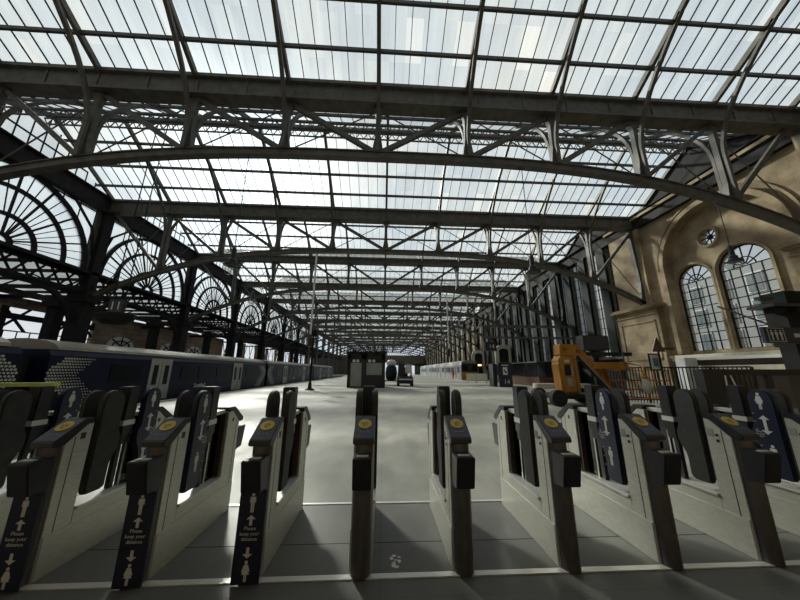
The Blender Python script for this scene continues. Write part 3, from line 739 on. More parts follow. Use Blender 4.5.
    # paddles
    blue_side = {-4: 1, -3: 1, -2: 1, 3: -1, 5: -1}.get(k, 0)
    for sd in (-1, 1):
        dy = 0.
        blue = blue_side == sd and k != -3 and k != -4
        if k in (-3, -4) and sd == -1:
            dy = .0
        p = MB().prism([(q[0] + dy, q[1]) for q in PADDLE], sd * .075 - .028, sd * .075 + .028, 'X').build('paddle', M['blue'] if blue else M['rubber'], t, bevel=.012)
        if blue: p['label'] = 'blue paddle with white figures'; pic(p, sd * (.103 + .0005), -.215, sd)
    if k in (-4, -3):   # extra blue paddle behind the column
        p = MB().prism([(-q[0] + .03, q[1]) for q in PADDLE], .047, .103, 'X').build('paddle', M['blue'], t, bevel=.012); p['label'] = 'rear blue paddle with white figures'
        pic(p, .1035, .245, 1)
    # distancing board
    if left and k > -4:
        bd = MB().box(-.098, .098, -.655, -.64, .01, .63).build('distancing_board', M['blue'], t)
        f = MB(); 
        def PZ(pts, cx, cz, s_): f.prism([(cx + p[0] * s_, cz - .015 + p[1] * s_) for p in pts], -.657, -.655, 'Y')
        man = [(-.15, .30), (.15, .30), (.17, .0), (.12, .0), (.10, .2), (.09, -.5), (.01, -.5), (.01, -.08), (-.01, -.08), (-.01, -.5), (-.09, -.5), (-.10, .2), (-.12, .0), (-.17, .0)]
        wom = [(-.10, .30), (.10, .30), (.22, -.02), (.15, -.04), (.10, .10), (.20, -.16), (.07, -.16), (.07, -.5), (.01, -.5), (.01, -.16), (-.01, -.16), (-.01, -.5), (-.07, -.5), (-.07, -.16), (-.20, -.16), (-.10, .10), (-.15, -.04), (-.22, -.02)]
        PZ(man, 0, .56, .135); PZ(circ(0, .41, .085, 12), 0, .56, .135)
        PZ(wom, 0, .11, .135); PZ(circ(0, .41, .085, 12), 0, .11, .135)
        ar = [(-.3, -1), (.3, -1), (.3, .2), (1, .2), (0, 1), (-1, .2), (-.3, .2)]
        PZ(ar, 0, .44, .035); PZ([(p[0], -p[1]) for p in ar], 0, .225, .035)
        f.build('pictograms', M['white'], bd)
        text_obj('lettering', 'Please\nkeep your\ndistance', .035, M['white'], bd, (0, -.657, .335), (R(90), 0, 0), .001)
    return t
def pic(p, x, yc, sd):
    f = MB()
    person_icon(f, x, yc, 1.235, .17, True, sd); arrow_icon(f, x, yc, .90, 1.09, sd); person_icon(f, x, yc - .01, .72, .17, False, sd)
    for z in (.62, .70, .78, .86, .94, 1.02, 1.10): f.prism([(yc + .07, z), (yc + .09, z), (yc + .09, z + .004), (yc + .07, z + .004)], x, x + sd * .001, 'X')
    f.build('pictograms', M['white'], p)
    text_obj('lettering', 'Please\nkeep your\ndistance', .022, M['white'], p, (x, yc + (.07 if sd < 0 else .07), .90), (R(90), 0, R(90 * sd)), .0005)
mat_strip = mat('contactless_blue', (.10, .14, .30), .5)
for k in range(-4, 6): gate(k, None)

# ================================================================== TRAINS
def carriage(xc, yn, length, side, body, roof, label, group, doors=(), wins=(), dots_lo=False, dots_hi=False, nose=False, name='train_carriage', hw=1.4, lett=None):
    """yn = near end (small y); side=+1 when its visible flank faces +X"""
    t = thing(name, label, 'train carriage', (xc, yn, 0), 0, group)
    prof = [(-hw, -.15), (-hw - .02, .6), (-hw, 2.0), (-hw + .12, 2.22), (hw - .12, 2.22), (hw, 2.0), (hw + .02, .6), (hw, -.15)]
    rp = [(-hw + .08, 2.22)] + [((hw - .08) * math.cos(R(a)), 2.22 + .42 * math.sin(R(a))) for a in range(170, 0, -17)] + [(hw - .08, 2.22)]
    # body sweeps in at the ends
    b = MB(); b.prism(prof, .12, length - .12, 'Y'); b.build('body', body, t, bevel=.0)
    r = MB(); r.prism(rp, .4, length - .4, 'Y')
    r.build('roof', roof, t)
    MB().box(-hw + .15, hw - .15, .5, length - .5, -1.0, -.15).build('underframe', M['under'], t)
    for y in (2.2, length - 4.6):
        bg_ = MB()
        for d in (0, 2.4):
            for sx_ in (-1, 1): bg_.tube([(sx_ * .72, y + d, -.72), (sx_ * .86, y + d, -.72)], .42, 16)
        bg_.build('bogie', M['under'], t)
    X1 = side * (hw + .02)
    for y in doors:
        dd = MB()
        for j in (0, 1): dd.box(min(X1, X1 + side * .03), max(X1, X1 + side * .03), y + j * .78, y + .74 + j * .78, .0, 2.08)
        d = dd.build('door', M['doorgrey'], t)
        for j in (0, 1): MB().box(min(X1 + side * .03, X1 + side * .04), max(X1 + side * .03, X1 + side * .04), y + .22 + j * .78, y + .54 + j * .78, .75, 1.75).build('door_window', M['glassdk'], d)
    for (a, c) in wins:
        MB().box(min(X1 - side * .01, X1 + side * .02), max(X1 - side * .01, X1 + side * .02), a, c, .95, 1.72).build('window', M['glassdk'], t)
    for hi in (0, 1):
        if not (dots_lo, dots_hi)[hi]: continue
        f = MB(); st = .105
        for iz in range(int(1.95 / st)):
            z = .12 + iz * st; v = (z - 1.3) / .8
            for iy in range(40):
                u = .16 + iy * st + (st / 2 if iz % 2 else 0)
                c0 = .05 + abs(v) * .85
                if c0 - .1 <= u <= c0 + 1.15:
                    y = u if hi == 0 else length - u
                    r_ = .045 * (1 - .45 * min(1, max(0, (u - c0) / 1.1)))
                    f.prism([(y + r_ * math.cos(R(q)), z + r_ * math.sin(R(q))) for q in range(0, 360, 60)], X1 if side > 0 else X1 - .012, X1 + .012 if side > 0 else X1, 'X')
        f.build('dot_pattern', M['dot'], t)
    if lett:
        text_obj('lettering', 'ScotRail', .36, M['white'], t, (X1 + side * .02, lett, .55), (R(90), 0, R(90 * side)), .004)
    return t
LG = 'blue carriages at the left platform'
struct('ceiling_side_glass', MB().add([(-31.5, -2, 8.25), (-21.9, -2, 8.25), (-21.9, 143, 8.25), (-31.5, 143, 8.25)], [(0, 1, 2, 3)]), M['greyglass'])
wn = lambda ds, L: [(a, a + 1.5) for a in (3.3, 7.0, 8.9, 10.8, 12.6, 16.6) if a + 1.5 < L]
XL = -13.4
cars = [(-9.3, 19.9, True, True, 'dark blue train carriage at the left edge, its end dotted with silver spots'),
        (11.2, 20.0, True, True, 'dark blue train carriage with grey double doors, silver dotted end beside the dark carriage gap'),
        (31.6, 20.0, True, False, 'dark blue train carriage, third along the left platform'),
        (52.0, 20.0, False, False, 'far blue train carriage standing past the thin lamp post on the left platform')]
for y, L, a, c, lb in cars:
    carriage(XL, y, L, 1, M['train'], M['trainroof'], lb, LG, doors=(4.9, 13.4) if y != 11.2 else (4.8, 13.3), wins=((2.6, 4.3), (7.2, 8.5), (8.9, 10.6), (11.0, 12.8), (15.6, 17.2)), dots_lo=a, dots_hi=c, lett=9.2)
for y in (10.6, 31.2, 51.6):
    o = MB().box(XL - .8, XL + .8, y + (.14 if y < 20 else .08), y + (.66 if y < 20 else .38), -.6, 1.95).build('corridor_connection', M['under'], None)
    tag(o, {10.6: 'black gangway bellows between the two dotted carriage ends at far left', 31.2: 'black gangway bellows between the second and third blue carriages', 51.6: 'black gangway bellows furthest along the blue train'}[y], 'gangway')
# right hand train, silver with yellow front
XRt = 15.85
for i, y in enumerate((54, 74.4, 94.8)):
    t = carriage(XRt, y, 20, -1, M['trainsil'], M['trainroof'], ['silver train with yellow front end and dark windscreen at the right platform', 'second silver carriage behind the yellow-fronted train', 'furthest silver carriage of the right hand train'][i], 'silver carriages at the right platform', doors=(3.5, 13.5), wins=((1.5, 2.8), (5.8, 8.2), (8.8, 11.2), (11.6, 13.0), (15.8, 18.2)), name='silver_carriage'); t.scale = (1.15, 1, 1.36)
    if i == 0:
        MB().box(-1.35, 1.35, -.05, .12, -.1, 1.05).build('yellow_front', M['orange'], t)
        MB().box(-1.3, 1.3, -.03, .12, 1.05, 2.2).build('windscreen_surround', M['black'], t)
        for sx_ in (-1, 1): MB().box(sx_ * .75 - .4, sx_ * .75 + .4, -.05, -.02, 1.2, 1.95).build('windscreen', M['glassdk'], t)
for i, y in enumerate((40, 62)):
    carriage(-1.2 if i else -5.5, y + 55, 20, 1, M['trainsil'], M['trainroof'], ['distant pale carriage seen left of the planted kiosk', 'most distant pale carriage, directly behind the planted kiosk'][i], 'far carriages behind the kiosk', wins=((2, 4), (8, 12)), name='silver_carriage')

# ================================================================== CONCOURSE THINGS
# planted kiosk
t = thing('planted_kiosk', 'black kiosk with grey glass panels and a bushy planted roof edge, mid concourse', 'kiosk', (-1.6, 28, 0))
k = MB(); k.box(-1.75, 1.75, 0, 2.4, 0, .12); k.box(-1.75, -1.45, 0, .15, 0, 3.1); k.box(-.45, 0, 0, .15, 0, 3.1); k.box(1.45, 1.75, 0, .15, 0, 3.1); k.box(-1.75, 1.75, 0, 2.4, 2.6, 3.1)
k.box(0, 1.5, 0, .15, 0, 1.15); k.box(-1.75, -1.65, 0, 2.4, 0, 3.1); k.box(1.65, 1.75, 0, 2.4, 0, 3.1); k.box(-.4, 0, 2.3, 2.4, 0, 3.1)
k.build('frame', M['black'], t)
MB().box(-1.45, -.45, .05, .09, .12, 2.25).build('glass_panel', M['kioskglass'], t); MB().box(0, 1.45, .05, .09, 1.15, 2.25).build('glass_panel', M['kioskglass'], t)
MB().box(-1.45, -.45, .04, .10, 2.25, 2.6).build('poster_strip', M['dkcloth'], t); MB().box(0, 1.45, .04, .10, 2.25, 2.6).build('poster_strip', M['dkcloth'], t)
for (a, c) in ((-1.3, -1.05), (-.95, -.7), (.15, .42), (.55, .8)): MB().box(a, c, .02, .04, 2.3, 2.55).build('white_notice', M['white'], t)
MB().box(-1.9, 1.9, -.15, 2.5, 3.1, 3.3).build('planter', M['black'], t)
lf = MB(); rnd = random.Random(3)
for i in range(2600):
    x = rnd.uniform(-1.95, 1.95); y = rnd.choice((rnd.uniform(-.4, .0), rnd.uniform(-.3, 2.6))); z = rnd.uniform(3.0, 3.8) + .12 * math.sin(x * 5)
    a = rnd.uniform(0, 6.28); l = rnd.uniform(.08, .2); d = Vector((math.cos(a) * l, math.sin(a) * l, rnd.uniform(-.12, .14))); n = Vector((-math.sin(a), math.cos(a), 0)) * l * .3
    p = Vector((x, y, z)); lf.add([p, p + d * .5 + n, p + d, p + d * .5 - n], [(0, 1, 2, 3)])
tag(lf.build('foliage', M['leaf'], t), kind='stuff')
# baggage tug right of the kiosk
t = thing('baggage_tug', 'small dark baggage tug with canopy and white board, standing right of the kiosk', 'vehicle', (2.3, 31, 0))
k = MB(); k.prism([(-.1, .25), (0, .85), (.8, 1.0), (2.2, .95), (2.3, .25)], -.8, .8, 'X'); k.build('body', M['dkcloth'], t, bevel=.04)
k = MB(); 
for sx_ in (-.7, .7):
    for y in (.6, 2.0): k.bar((sx_, y, .9), (sx_ * .9, y, 2.4), .08)
k.box(-.75, .75, .4, 2.2, 2.4, 2.5); k.build('canopy_frame', M['black'], t)
MB().box(.0, .65, .5, .56, 1.3, 2.2).build('white_board', M['tailw'], t)
MB().box(-.7, -.05, .5, 1.9, .9, 2.3).build('cab_panel', M['black'], t)
MB().box(-.4, .3, .9, 1.4, .9, 1.9).build('seat', M['dkcloth'], t)
MB().box(-.7, .7, -.12, -.06, .62, .75).build('light_bar', M['tailw'], t)
for sx_ in (-1, 1):
    for y in (.35, 1.8): MB().tube([(sx_ * .62, y, .26), (sx_ * .82, y, .26)], .26, 16).build('wheel', M['under'], t)
# pale van behind
t = thing('parcel_trolley', 'pale trolley with rounded white load half hidden behind the kiosk', 'trolley', (.9, 33.5, 0))
MB().box(-.8, .8, 0, 1.4, .4, .5).build('deck', M['under'], t)
MB().lathe([(.0, .5), (.55, .55), (.68, 1.3), (.6, 1.9), (.3, 2.3), (0, 2.4)], (0, .7, 0), 16).build('load', M['dkcloth'], t, smooth=True)
MB().lathe([(.0, 2.1), (.5, 2.15), (.6, 2.5), (.35, 2.75), (0, 2.8)], (0, .7, 0), 16).build('white_cover', M['tailw'], t, smooth=True)
for sx_ in (-1, 1):
    for y in (.3, 1.1): MB().tube([(sx_ * .7, y, .2), (sx_ * .78, y, .2)], .2, 12).build('wheel', M['under'], t)

# lamp post on left platform
t = thing('lamp_post', 'slim dark lamp post with flared base on the left platform edge', 'lamp post', (-5.9, 24.7, 0))
MB().lathe([(.38, 0), (.36, .06), (.16, .16), (.13, .5), (.10, .6), (.085, 4.6), (0, 4.7)], (0, 0, 0), 14).build('pole', M['irondk'], t, smooth=False)
k = MB(); k.box(-.3, .3, -.12, .12, 4.3, 4.8); k.build('camera_box', M['irondk'], t)
# drop rods
for (x, y, z1, lab) in ((-5.2, Y0 + SP * 2, 4.0, 'pale drop rod with black lamp hanging left of the kiosk'), (6.9, Y0 + SP * 3, 3.9, 'pale drop rod with black lamp hanging right of the kiosk')):
    t = thing('rod_lamp', lab, 'hanging lamp', (x, y, 0), 0, 'rod hung lamps')
    MB().tube([(0, 0, zch(x)), (0, 0, z1)], .07, 8).build('rod', M['tailw'], t)
    MB().lathe([(0, z1 - .9), (.16, z1 - .85), (.16, z1 - .3), (.08, z1), (0, z1)], (0, 0, 0), 12).build('lamp_body', M['black'], t)
# pendant lamps on truss one
for (x, zb, lab) in ((-5.75, 5.1, 'glass globe pendant lamp hanging on a long cord in front of the left fan windows'), (5.85, 5.1, 'glass globe pendant lamp hanging right of centre above the silver train'), (14.55, 5.8, 'glass globe pendant lamp hanging in front of the arched stone windows')):
    t = thing('pendant_lamp', lab, 'pendant lamp', (x, Y0 + SP - (.0), 0), 0, 'globe pendant lamps on the nearest truss')
    MB().tube([(0, 0, zch(x) - .1), (0, 0, zb + .95)], .018, 6).build('cord', M['black'], t)
    MB().lathe([(.0, zb + 1.0), (.05, zb + .95), (.08, zb + .9), (.10, zb + .5), (.15, zb + .45), (.16, zb + .32), (.28, zb + .28), (.29, zb + .22), (.0, zb + .22)], (0, 0, 0), 18).build('housing', M['black'], t)
    MB().lathe([(.27, zb + .22), (.31, zb + .1), (.26, zb - .04), (.12, zb - .13), (0, zb - .15)], (0, 0, 0), 20).build('globe', M['globe'], t, smooth=True)
# small pendants further in
n = 0
for i in (2, 3, 4, 5):
    for x in (-9.5, 9.5):
        y = Y0 + SP * i; zb = 6.2
        t = thing('pendant_lamp', ('small pendant lamp on the %s roof truss, %s of centre' % (['second', 'third', 'fourth', 'fifth'][i - 2], 'left' if x < 0 else 'right')), 'pendant lamp', (x, y, 0), 0, 'small pendant lamps deeper in the hall')
        MB().tube([(0, 0, zch(x) - .1), (0, 0, zb + .8)], .02, 6).build('cord', M['black'], t)
        MB().lathe([(0, zb + .9), (.1, zb + .85), (.14, zb + .3), (.3, zb + .2), (0, zb + .18)], (0, 0, 0), 14).build('housing', M['black'], t)
        MB().lathe([(.28, zb + .2), (.3, zb + .08), (.12, zb - .1), (0, zb - .12)], (0, 0, 0), 14).build('globe', M['globe'], t)

# hanging platform number signs
t = thing('platform_sign', 'black hanging platform sign reading 11 above an oval dark screen hood', 'sign', (-13.95, 15.6, .05))
MB().box(-.34, .34, -.12, .12, 4.30, 5.02).build('sign_box', M['black'], t)
text_obj('lettering', '11', .62, M['white'], t, (0, -.125, 4.66), (R(90), 0, 0))
k = MB()
for sx_ in (-.3, .3): k.tube([(sx_, 0, 5.02), (sx_, .1, 16.5)], .03, 6)
k.build('hangers', M['irondk'], t)
k = MB(); k.lathe([(0, 3.72), (.5, 3.74), (.9, 3.95), (.95, 4.2), (.9, 4.28), (0, 4.3)], (0, 0, 0), 24); k.v = [(p[0], p[1] * .6, p[2]) for p in k.v]; k.build('screen_hood', M['irondk'], t)
t = thing('platform_sign', 'black hanging platform sign reading 14 above the benches at right', 'sign', (11.1, 30, 0))
MB().box(-.6, .6, -.15, .15, 3.6, 4.5).build('sign_box', M['black'], t)
text_obj('lettering', '14', .62, M['white'], t, (.08, -.155, 4.05), (R(90), 0, 0))
k = MB()
for sx_ in (-.5, .5): k.tube([(sx_, 0, 4.5), (sx_, .4, 9.5)], .03, 6)
k.build('hangers', M['irondk'], t)
# gantry of two rails at right
t = thing('sign_gantry', 'two grey horizontal gantry rails crossing in front of the tall dark windows at right', 'gantry', (0, 29.5, 0))
k = MB(); k.box(10.4, 20.0, -.1, .1, 6.0, 6.25); k.box(10.4, 20.0, -.1, .1, 4.85, 5.05); k.build('rails', M['iron'], t)
k = MB()
for x in (10.5, 15, 19.8): k.box(x - .08, x + .08, -.08, .08, 4.85, 6.25)
k.box(19.65, 19.95, -.12, .12, 0, 6.0); k.build('uprights', M['iron'], t)
# blue platform 14 board
t = thing('platform_board', 'blue upright board with white number 14 beside the benches', 'sign', (12.45, 29.9, 0))
MB().box(-.68, .68, 0, .12, 0, 2.45).build('board', M['blue'], t)
text_obj('lettering', '14', .62, M['white'], t, (.08, -.005, .5), (R(90), 0, 0)); MB().box(-.25, .22, -.01, 0, 1.2, 1.95).build('notice', M['white'], t)
k = MB(); k.box(-.16, -.06, -.015, -.01, 1.5, 1.75); k.box(-.04, .12, -.015, -.01, 1.35, 1.6); k.build('notice_print', M['blue'], t)
MB().box(-.35, .35, -.006, 0, 2.1, 2.2).build('strapline', M['white'], t)
o = MB().box(11.35, 11.75, 30.4, 31.6, 0, 2.3).build('vending_cabinet', M['dkcloth'], None); tag(o, 'dark upright cabinet between the benches and the blue 14 board', 'cabinet')
# benches
for i, x in enumerate((10.1, 11.35)):
    t = thing('bench', ['pale metal bench, left one of the pair near the blue 14 board', 'pale metal bench, right one of the pair, nearer the blue 14 board'][i], 'bench', (x + .1, 34.2, 0), R(-14), 'pair of pale benches')
    MB().prism([(-.35, .5), (.2, .45), (.5, 1.25), (.44, 1.28), (.14, .55), (-.35, .58)], -.58, .58, 'X').build('seat_shell', M['cream'], t)
    k = MB()
    for s in (-.45, .45): k.box(s - .03, s + .03, -.25, .15, .04, .5); k.box(s - .03, s + .03, -.4, .3, 0, .05)
    k.build('legs_frame', M['steel'], t)

# person builder
def person(loc, rz, jacket, legs, label, hscale=1.0, stride=.12):
    t = thing('person', label, 'person', loc, rz)
    s = hscale
    J = {'pel': (0, 0, .95), 'che': (0, 0, 1.32), 'nek': (0, 0, 1.50), 'hd': (0, -.02, 1.62), 'top': (0, -.01, 1.72),
         'lh': (-.10, 0, .90), 'lk': (-.11, -stride * .5, .50), 'la': (-.11, -stride * .2, .09), 'lt': (-.11, -stride * .2 - .16, .04),
         'rh': (.10, 0, .90), 'rk': (.11, stride * .2, .50), 'ra': (.11, stride, .09), 'rt': (.11, stride - .16, .04),
         'ls': (-.19, 0, 1.42), 'le': (-.25, .03, 1.14), 'lw': (-.26, -.06, .90), 'lf': (-.26, -.08, .80),
         'rs': (.19, 0, 1.42), 're': (.25, .02, 1.14), 'rw': (.26, -.12, .92), 'rf': (.26, -.15, .82)}
    RD = dict(pel=.15, che=.16, nek=.06, hd=.10, top=.07, lh=.09, lk=.06, la=.045, lt=.04, rh=.09, rk=.06, ra=.045, rt=.04, ls=.07, le=.05, lw=.035, lf=.04, rs=.07, re=.05, rw=.035, rf=.04)
    def skin(name, keys, edges, m, grow=1.0, root=None):
        me = bpy.data.meshes.new(name); me.from_pydata([Vector(J[q]) * s for q in keys], [(keys.index(a), keys.index(b_)) for a, b_ in edges], [])
        o = bpy.data.objects.new(name, me); COL.objects.link(o); md = o.modifiers.new('skin', 'SKIN'); md.use_smooth_shade = True
        if not me.skin_vertices: pass
        for i, q in enumerate(keys):
            sv = me.skin_vertices[0].data[i]; sv.radius = (RD[q] * s * grow, RD[q] * s * grow * (.75 if q in ('pel', 'che') else 1)); sv.use_root = (q == (root or keys[0]))
        sb = o.modifiers.new('sub', 'SUBSURF'); sb.levels = 1; sb.render_levels = 1
        me.materials.append(m); o.parent = t; return o
    try:
        keys = list(J); E = [('pel', 'che'), ('che', 'nek'), ('nek', 'hd'), ('hd', 'top'), ('pel', 'lh'), ('lh', 'lk'), ('lk', 'la'), ('la', 'lt'), ('pel', 'rh'), ('rh', 'rk'), ('rk', 'ra'), ('ra', 'rt'), ('che', 'ls'), ('ls', 'le'), ('le', 'lw'), ('lw', 'lf'), ('che', 'rs'), ('rs', 're'), ('re', 'rw'), ('rw', 'rf')]
        skin('body', keys, E, M['skin'])
        skin('jacket', ['pel', 'che', 'ls', 'le', 'lw', 'rs', 're', 'rw'], [('pel', 'che'), ('che', 'ls'), ('ls', 'le'), ('le', 'lw'), ('che', 'rs'), ('rs', 're'), ('re', 'rw')], jacket, 1.18)
        skin('trousers', ['pel', 'lh', 'lk', 'la', 'rh', 'rk', 'ra'], [('pel', 'lh'), ('lh', 'lk'), ('lk', 'la'), ('pel', 'rh'), ('rh', 'rk'), ('rk', 'ra')], legs, 1.15)
    except Exception as e: print('SKINFAIL', e)
    MB().lathe([(0, 1.66), (.105, 1.66), (.10, 1.74), (.05, 1.79), (0, 1.80)], (0, 0, 0), 12).build('hair', M['dkcloth'], t, smooth=True)
    return t
person((13.4, 57.0, 0), R(20), M['hiv'], M['hiv'], 'person in full orange-red high visibility clothing standing beside the silver train', 1.05)
person((2.1, 31.95, .0), R(0), M['dkcloth'], M['dkcloth'], 'person in dark clothes standing by the baggage tug', 1.0) if False else None

# ================================================================== BOOM LIFT
t = thing('boom_lift', 'orange articulated boom lift with folded arms, rounded tower and wire basket', 'boom lift', (8.9, 14.2, 0))
k = MB(); k.box(-1.1, 1.5, -.7, .9, .30, .50); k.build('chassis', M['under'], t, bevel=.03)
for x in (-1.0, 1.2):
    for y in (-.85, .85): MB().tube([(x, y - .14, .36), (x, y + .14, .36)], .36, 20).build('wheel', M['under'], t)
k = MB(); k.prism([(-.40, .50), (.52, .50), (.50, 1.95), (.40, 2.22), (.22, 2.32), (-.20, 2.32), (-.38, 2.22), (-.46, 1.95)], -.36, .40, 'Y'); tw = k.build('tower_cover', M['orange'], t, bevel=.09)
MB().box(-.22, .04, -.40, -.35, 1.35, 1.85).build('dark_hatch', M['under'], tw); MB().box(-.16, .06, -.40, -.35, .85, 1.22).build('white_sticker', M['doorgrey'], tw)
MB().box(-.2, .04, -.40, -.35, 1.95, 2.08).build('white_strip', M['cream'], tw); MB().box(.08, .16, -.39, -.35, 1.3, 1.8).build('side_decal', M['doorgrey'], tw)
MB().box(.26, .30, -.38, -.35, .6, 2.2).build('rust_seam', M['orangedk'], tw)
k = MB(); k.prism([(-.30, 2.28), (.75, 2.2), (.86, 2.45), (.74, 2.82), (-.28, 2.85)], -.3, .3, 'Y'); k.build('knuckle', M['orange'], t, bevel=.04)
for (x, z) in ((.6, 2.5), (-.1, 2.6)): MB().tube([(x, -.36, z), (x, .36, z)], .09, 12).build('pivot_pin', M['orangedk'], t)
MB().bar((.70, -.1, 2.62), (2.25, -.1, .72), .24, .26, up=(0, 1, 0)).build('lower_arm', M['orange'], t, bevel=.02)
MB().bar((.52, -.25, 2.28), (1.95, -.25, .62), .08, .1, up=(0, 1, 0)).build('hydraulic_ram', M['under'], t)
MB().prism([(1.28, 1.68), (1.36, 1.98), (2.95, 1.98), (2.95, 1.64), (2.1, 1.62)], -.45, -.15, 'Y').build('upper_arm', M['orange'], t, bevel=.02)
MB().bar((1.75, -.3, 1.7), (2.15, -.3, .75), .13, .16, up=(0, 1, 0)).build('link_arm', M['orangedk'], t)
k = MB(); k.bar((.55, .1, 2.85), (1.6, .1, 2.35), .03); k.bar((1.6, .1, 2.35), (1.9, -.3, 1.95), .03); k.build('hose', M['under'], t)
bx0, bx1, by0, by1, bz0, bz1 = 1.75, 4.0, -1.3, -.6, .35, 1.6
k = MB()
for (x, y) in ((bx0, by0), (bx1, by0), (bx0, by1), (bx1, by1), (bx0 + 1.15, by0)): k.bar((x, y, bz0), (x, y, bz1), .04)
for z in (bz0, .75, 1.15, bz1):
    k.bar((bx0, by0, z), (bx1, by0, z), .03); k.bar((bx0, by1, z), (bx1, by1, z), .03); k.bar((bx0, by0, z), (bx0, by1, z), .03); k.bar((bx1, by0, z), (bx1, by1, z), .03)
for j in range(1, 11): k.bar((bx0 + j * .2, by0, bz0), (bx0 + j * .2, by0, .75), .015)
k.bar((2.9, -.9, 1.85), (3.7, -.95, 1.6), .03); k.bar((2.9, -.9, 1.85), (2.2, -.9, 1.98), .04)
k.box(bx0, bx1, by0, by1, bz0 - .05, bz0); k.build('basket', M['orangedk'], t)
MB().tube([(2.35, -1.0, .4), (2.2, -1.0, 4.2)], .03, 6).build('mast_pole', M['iron'], t)
# bag hung on basket
t = thing('hanging_bag', 'white sack with an orange peaked top hanging in the boom lift basket', 'bag', (11.55, 12.65, 0))
MB().lathe([(0, .62), (.12, .66), (.19, .85), (.16, 1.05), (.12, 1.22), (0, 1.25)], (0, 0, 0), 14).build('sack', M['wetdk'], t, smooth=True)
MB().lathe([(.13, 1.22), (.10, 1.35), (.05, 1.48), (.03, 1.8), (0, 1.82)], (0, 0, 0), 14).build('peak', M['orange'], t, smooth=True)

# ================================================================== RAILINGS, SIGNS AT RIGHT
t = thing('railing', 'black vertical bar railing behind the boom lift basket, below the stone piers', 'railing', (0, 0, 0))
k = MB(); xa, ya, xb, yb = 13.2, 16.2, 15.2, 12.0; 
k = MB(); k.bar((12.5, 17.0, 1.75), (15.2, 11.5, 1.75), .07, .06); k.bar((12.5, 17.0, .25), (15.2, 11.5, .25), .05); k.build('rails', M['irondk'], t)
k = MB()
for j in range(46):
    f = j / 45; k.bar((12.5 + 2.7 * f, 17 - 5.5 * f, .0), (12.5 + 2.7 * f, 17 - 5.5 * f, 1.75), .03 if j % 9 else .08)
k.build('bars', M['irondk'], t)
t = thing('warning_sign', 'red and white triangular warning sign on a dark post before the stone pier', 'sign', (13.55, 13.8, 0))
MB().tube([(0, 0, 0), (0, 0, 2.6)], .045, 8).build('post', M['irondk'], t)
MB().prism([(-.34, 2.5), (.34, 2.5), (0, 3.25)], -.03, 0, 'Y').build('triangle', M['red'], t)
MB().prism([(-.17, 2.6), (.17, 2.6), (0, 2.98)], -.04, -.03, 'Y').build('triangle_centre', M['iron'], t)
MB().box(.2, .85, -.02, .02, 2.58, 2.72).build('side_arm', M['brownp'], t)
t = thing('framed_poster', 'small pale framed poster on a stand below the warning sign', 'poster', (13.4, 13.9, 0))
MB().box(-.32, .28, 0, .04, 1.6, 2.42).build('frame', M['irondk'], t); MB().box(-.26, .22, -.01, 0, 1.66, 2.36).build('sheet', M['tailw'], t); MB().box(-.14, .12, -.015, -.01, 1.8, 2.2).build('print', mat('poster_teal', (.12, .22, .25), .6), t)
MB().tube([(0, .05, 0), (0, .05, 1.6)], .03, 6).build('leg', M['irondk'], t)
o = MB().box(17.1, 17.85, 15.9, 16.5, 0, 2.33).build('white_cabinet', M['tailw'], None, bevel=.03); tag(o, 'white upright box under the arched windows, left end of the long counter', 'cabinet')
t = thing('long_counter', 'long brown counter roof with pale edge running below the arched windows', 'counter', (0, 0, 0))
MB().box(18.2, 20.1, 9, 17, 0, 2.0).build('body', M['brownp'], t); MB().box(17.9, 20.1, 9, 17.2, 2.2, 2.36).build('roof_edge', M['steelw'], t); MB().box(18.1, 20.1, 9, 17.1, 2.0, 2.2).build('fascia', M['brownp'], t)
MB().box(18.1, 18.2, 9.2, 16.8, 1.5, 1.9).build('cream_band', M['cream'], t)
# dark glazed barrier
t = thing('glazed_barrier', 'black framed smoked glass barrier at right behind the gates', 'barrier', (0, 0, 0))
k = MB(); k.bar((6.9, 6.15, 1.52), (13, 5.75, 1.52), .1, .12); k.bar((6.9, 6.15, .06), (13, 5.75, .06), .1, .12)
k.bar((7.0, 6.1, 0), (7.0, 6.1, 1.56), .42, .2)
for x in (8.3, 9.7, 11.1, 12.5): k.bar((x, 6.05, 0), (x, 6.05, 1.5), .1)
k.build('frame', M['black'], t); MB().add([(7.1, 6.1, .1), (13, 5.76, .1), (13, 5.76, 1.48), (7.1, 6.1, 1.48)], [(0, 1, 2, 3)]).build('smoked_glass', M['screen'], t)
MB().tube([(7.28, 6.0, 1.45), (7.24, 5.98, 1.2), (7.3, 5.97, 1.0), (7.42, 5.97, .98), (7.46, 5.98, 1.15), (7.4, 6.0, 1.45)], .014, 6).build('cable_loop', M['steelw'], t)
# right kiosk with canopy
t = thing('canopy_kiosk', 'dark kiosk with flat projecting green-edged canopy at right edge', 'kiosk', (0, 0, 0))
MB().box(11.9, 15, 8.0, 8.7, 3.50, 3.60).build('canopy', M['black'], t)
MB().box(12.5, 15, 8.1, 8.7, 3.64, 4.02).build('upper_fascia', M['green'], t)
for j in range(5): MB().box(12.2 + .5 * j, 12.28 + .5 * j, 8.05, 8.5, 3.34, 3.5).build('bracket', M['irondk'], t)
MB().box(11.55, 12.0, 8.05, 8.2, 3.70, 3.80).build('floodlight', M['black'], t)
k = MB(); k.box(12.5, 15, 8.2, 8.7, 2.3, 3.5); k.build('fascia', M['irondk'], t)
for x in (12.5, 14.4): MB().box(x, x + .5, 8.2, 8.6, 0, 2.3).build('pillar', M['irondk'], t)
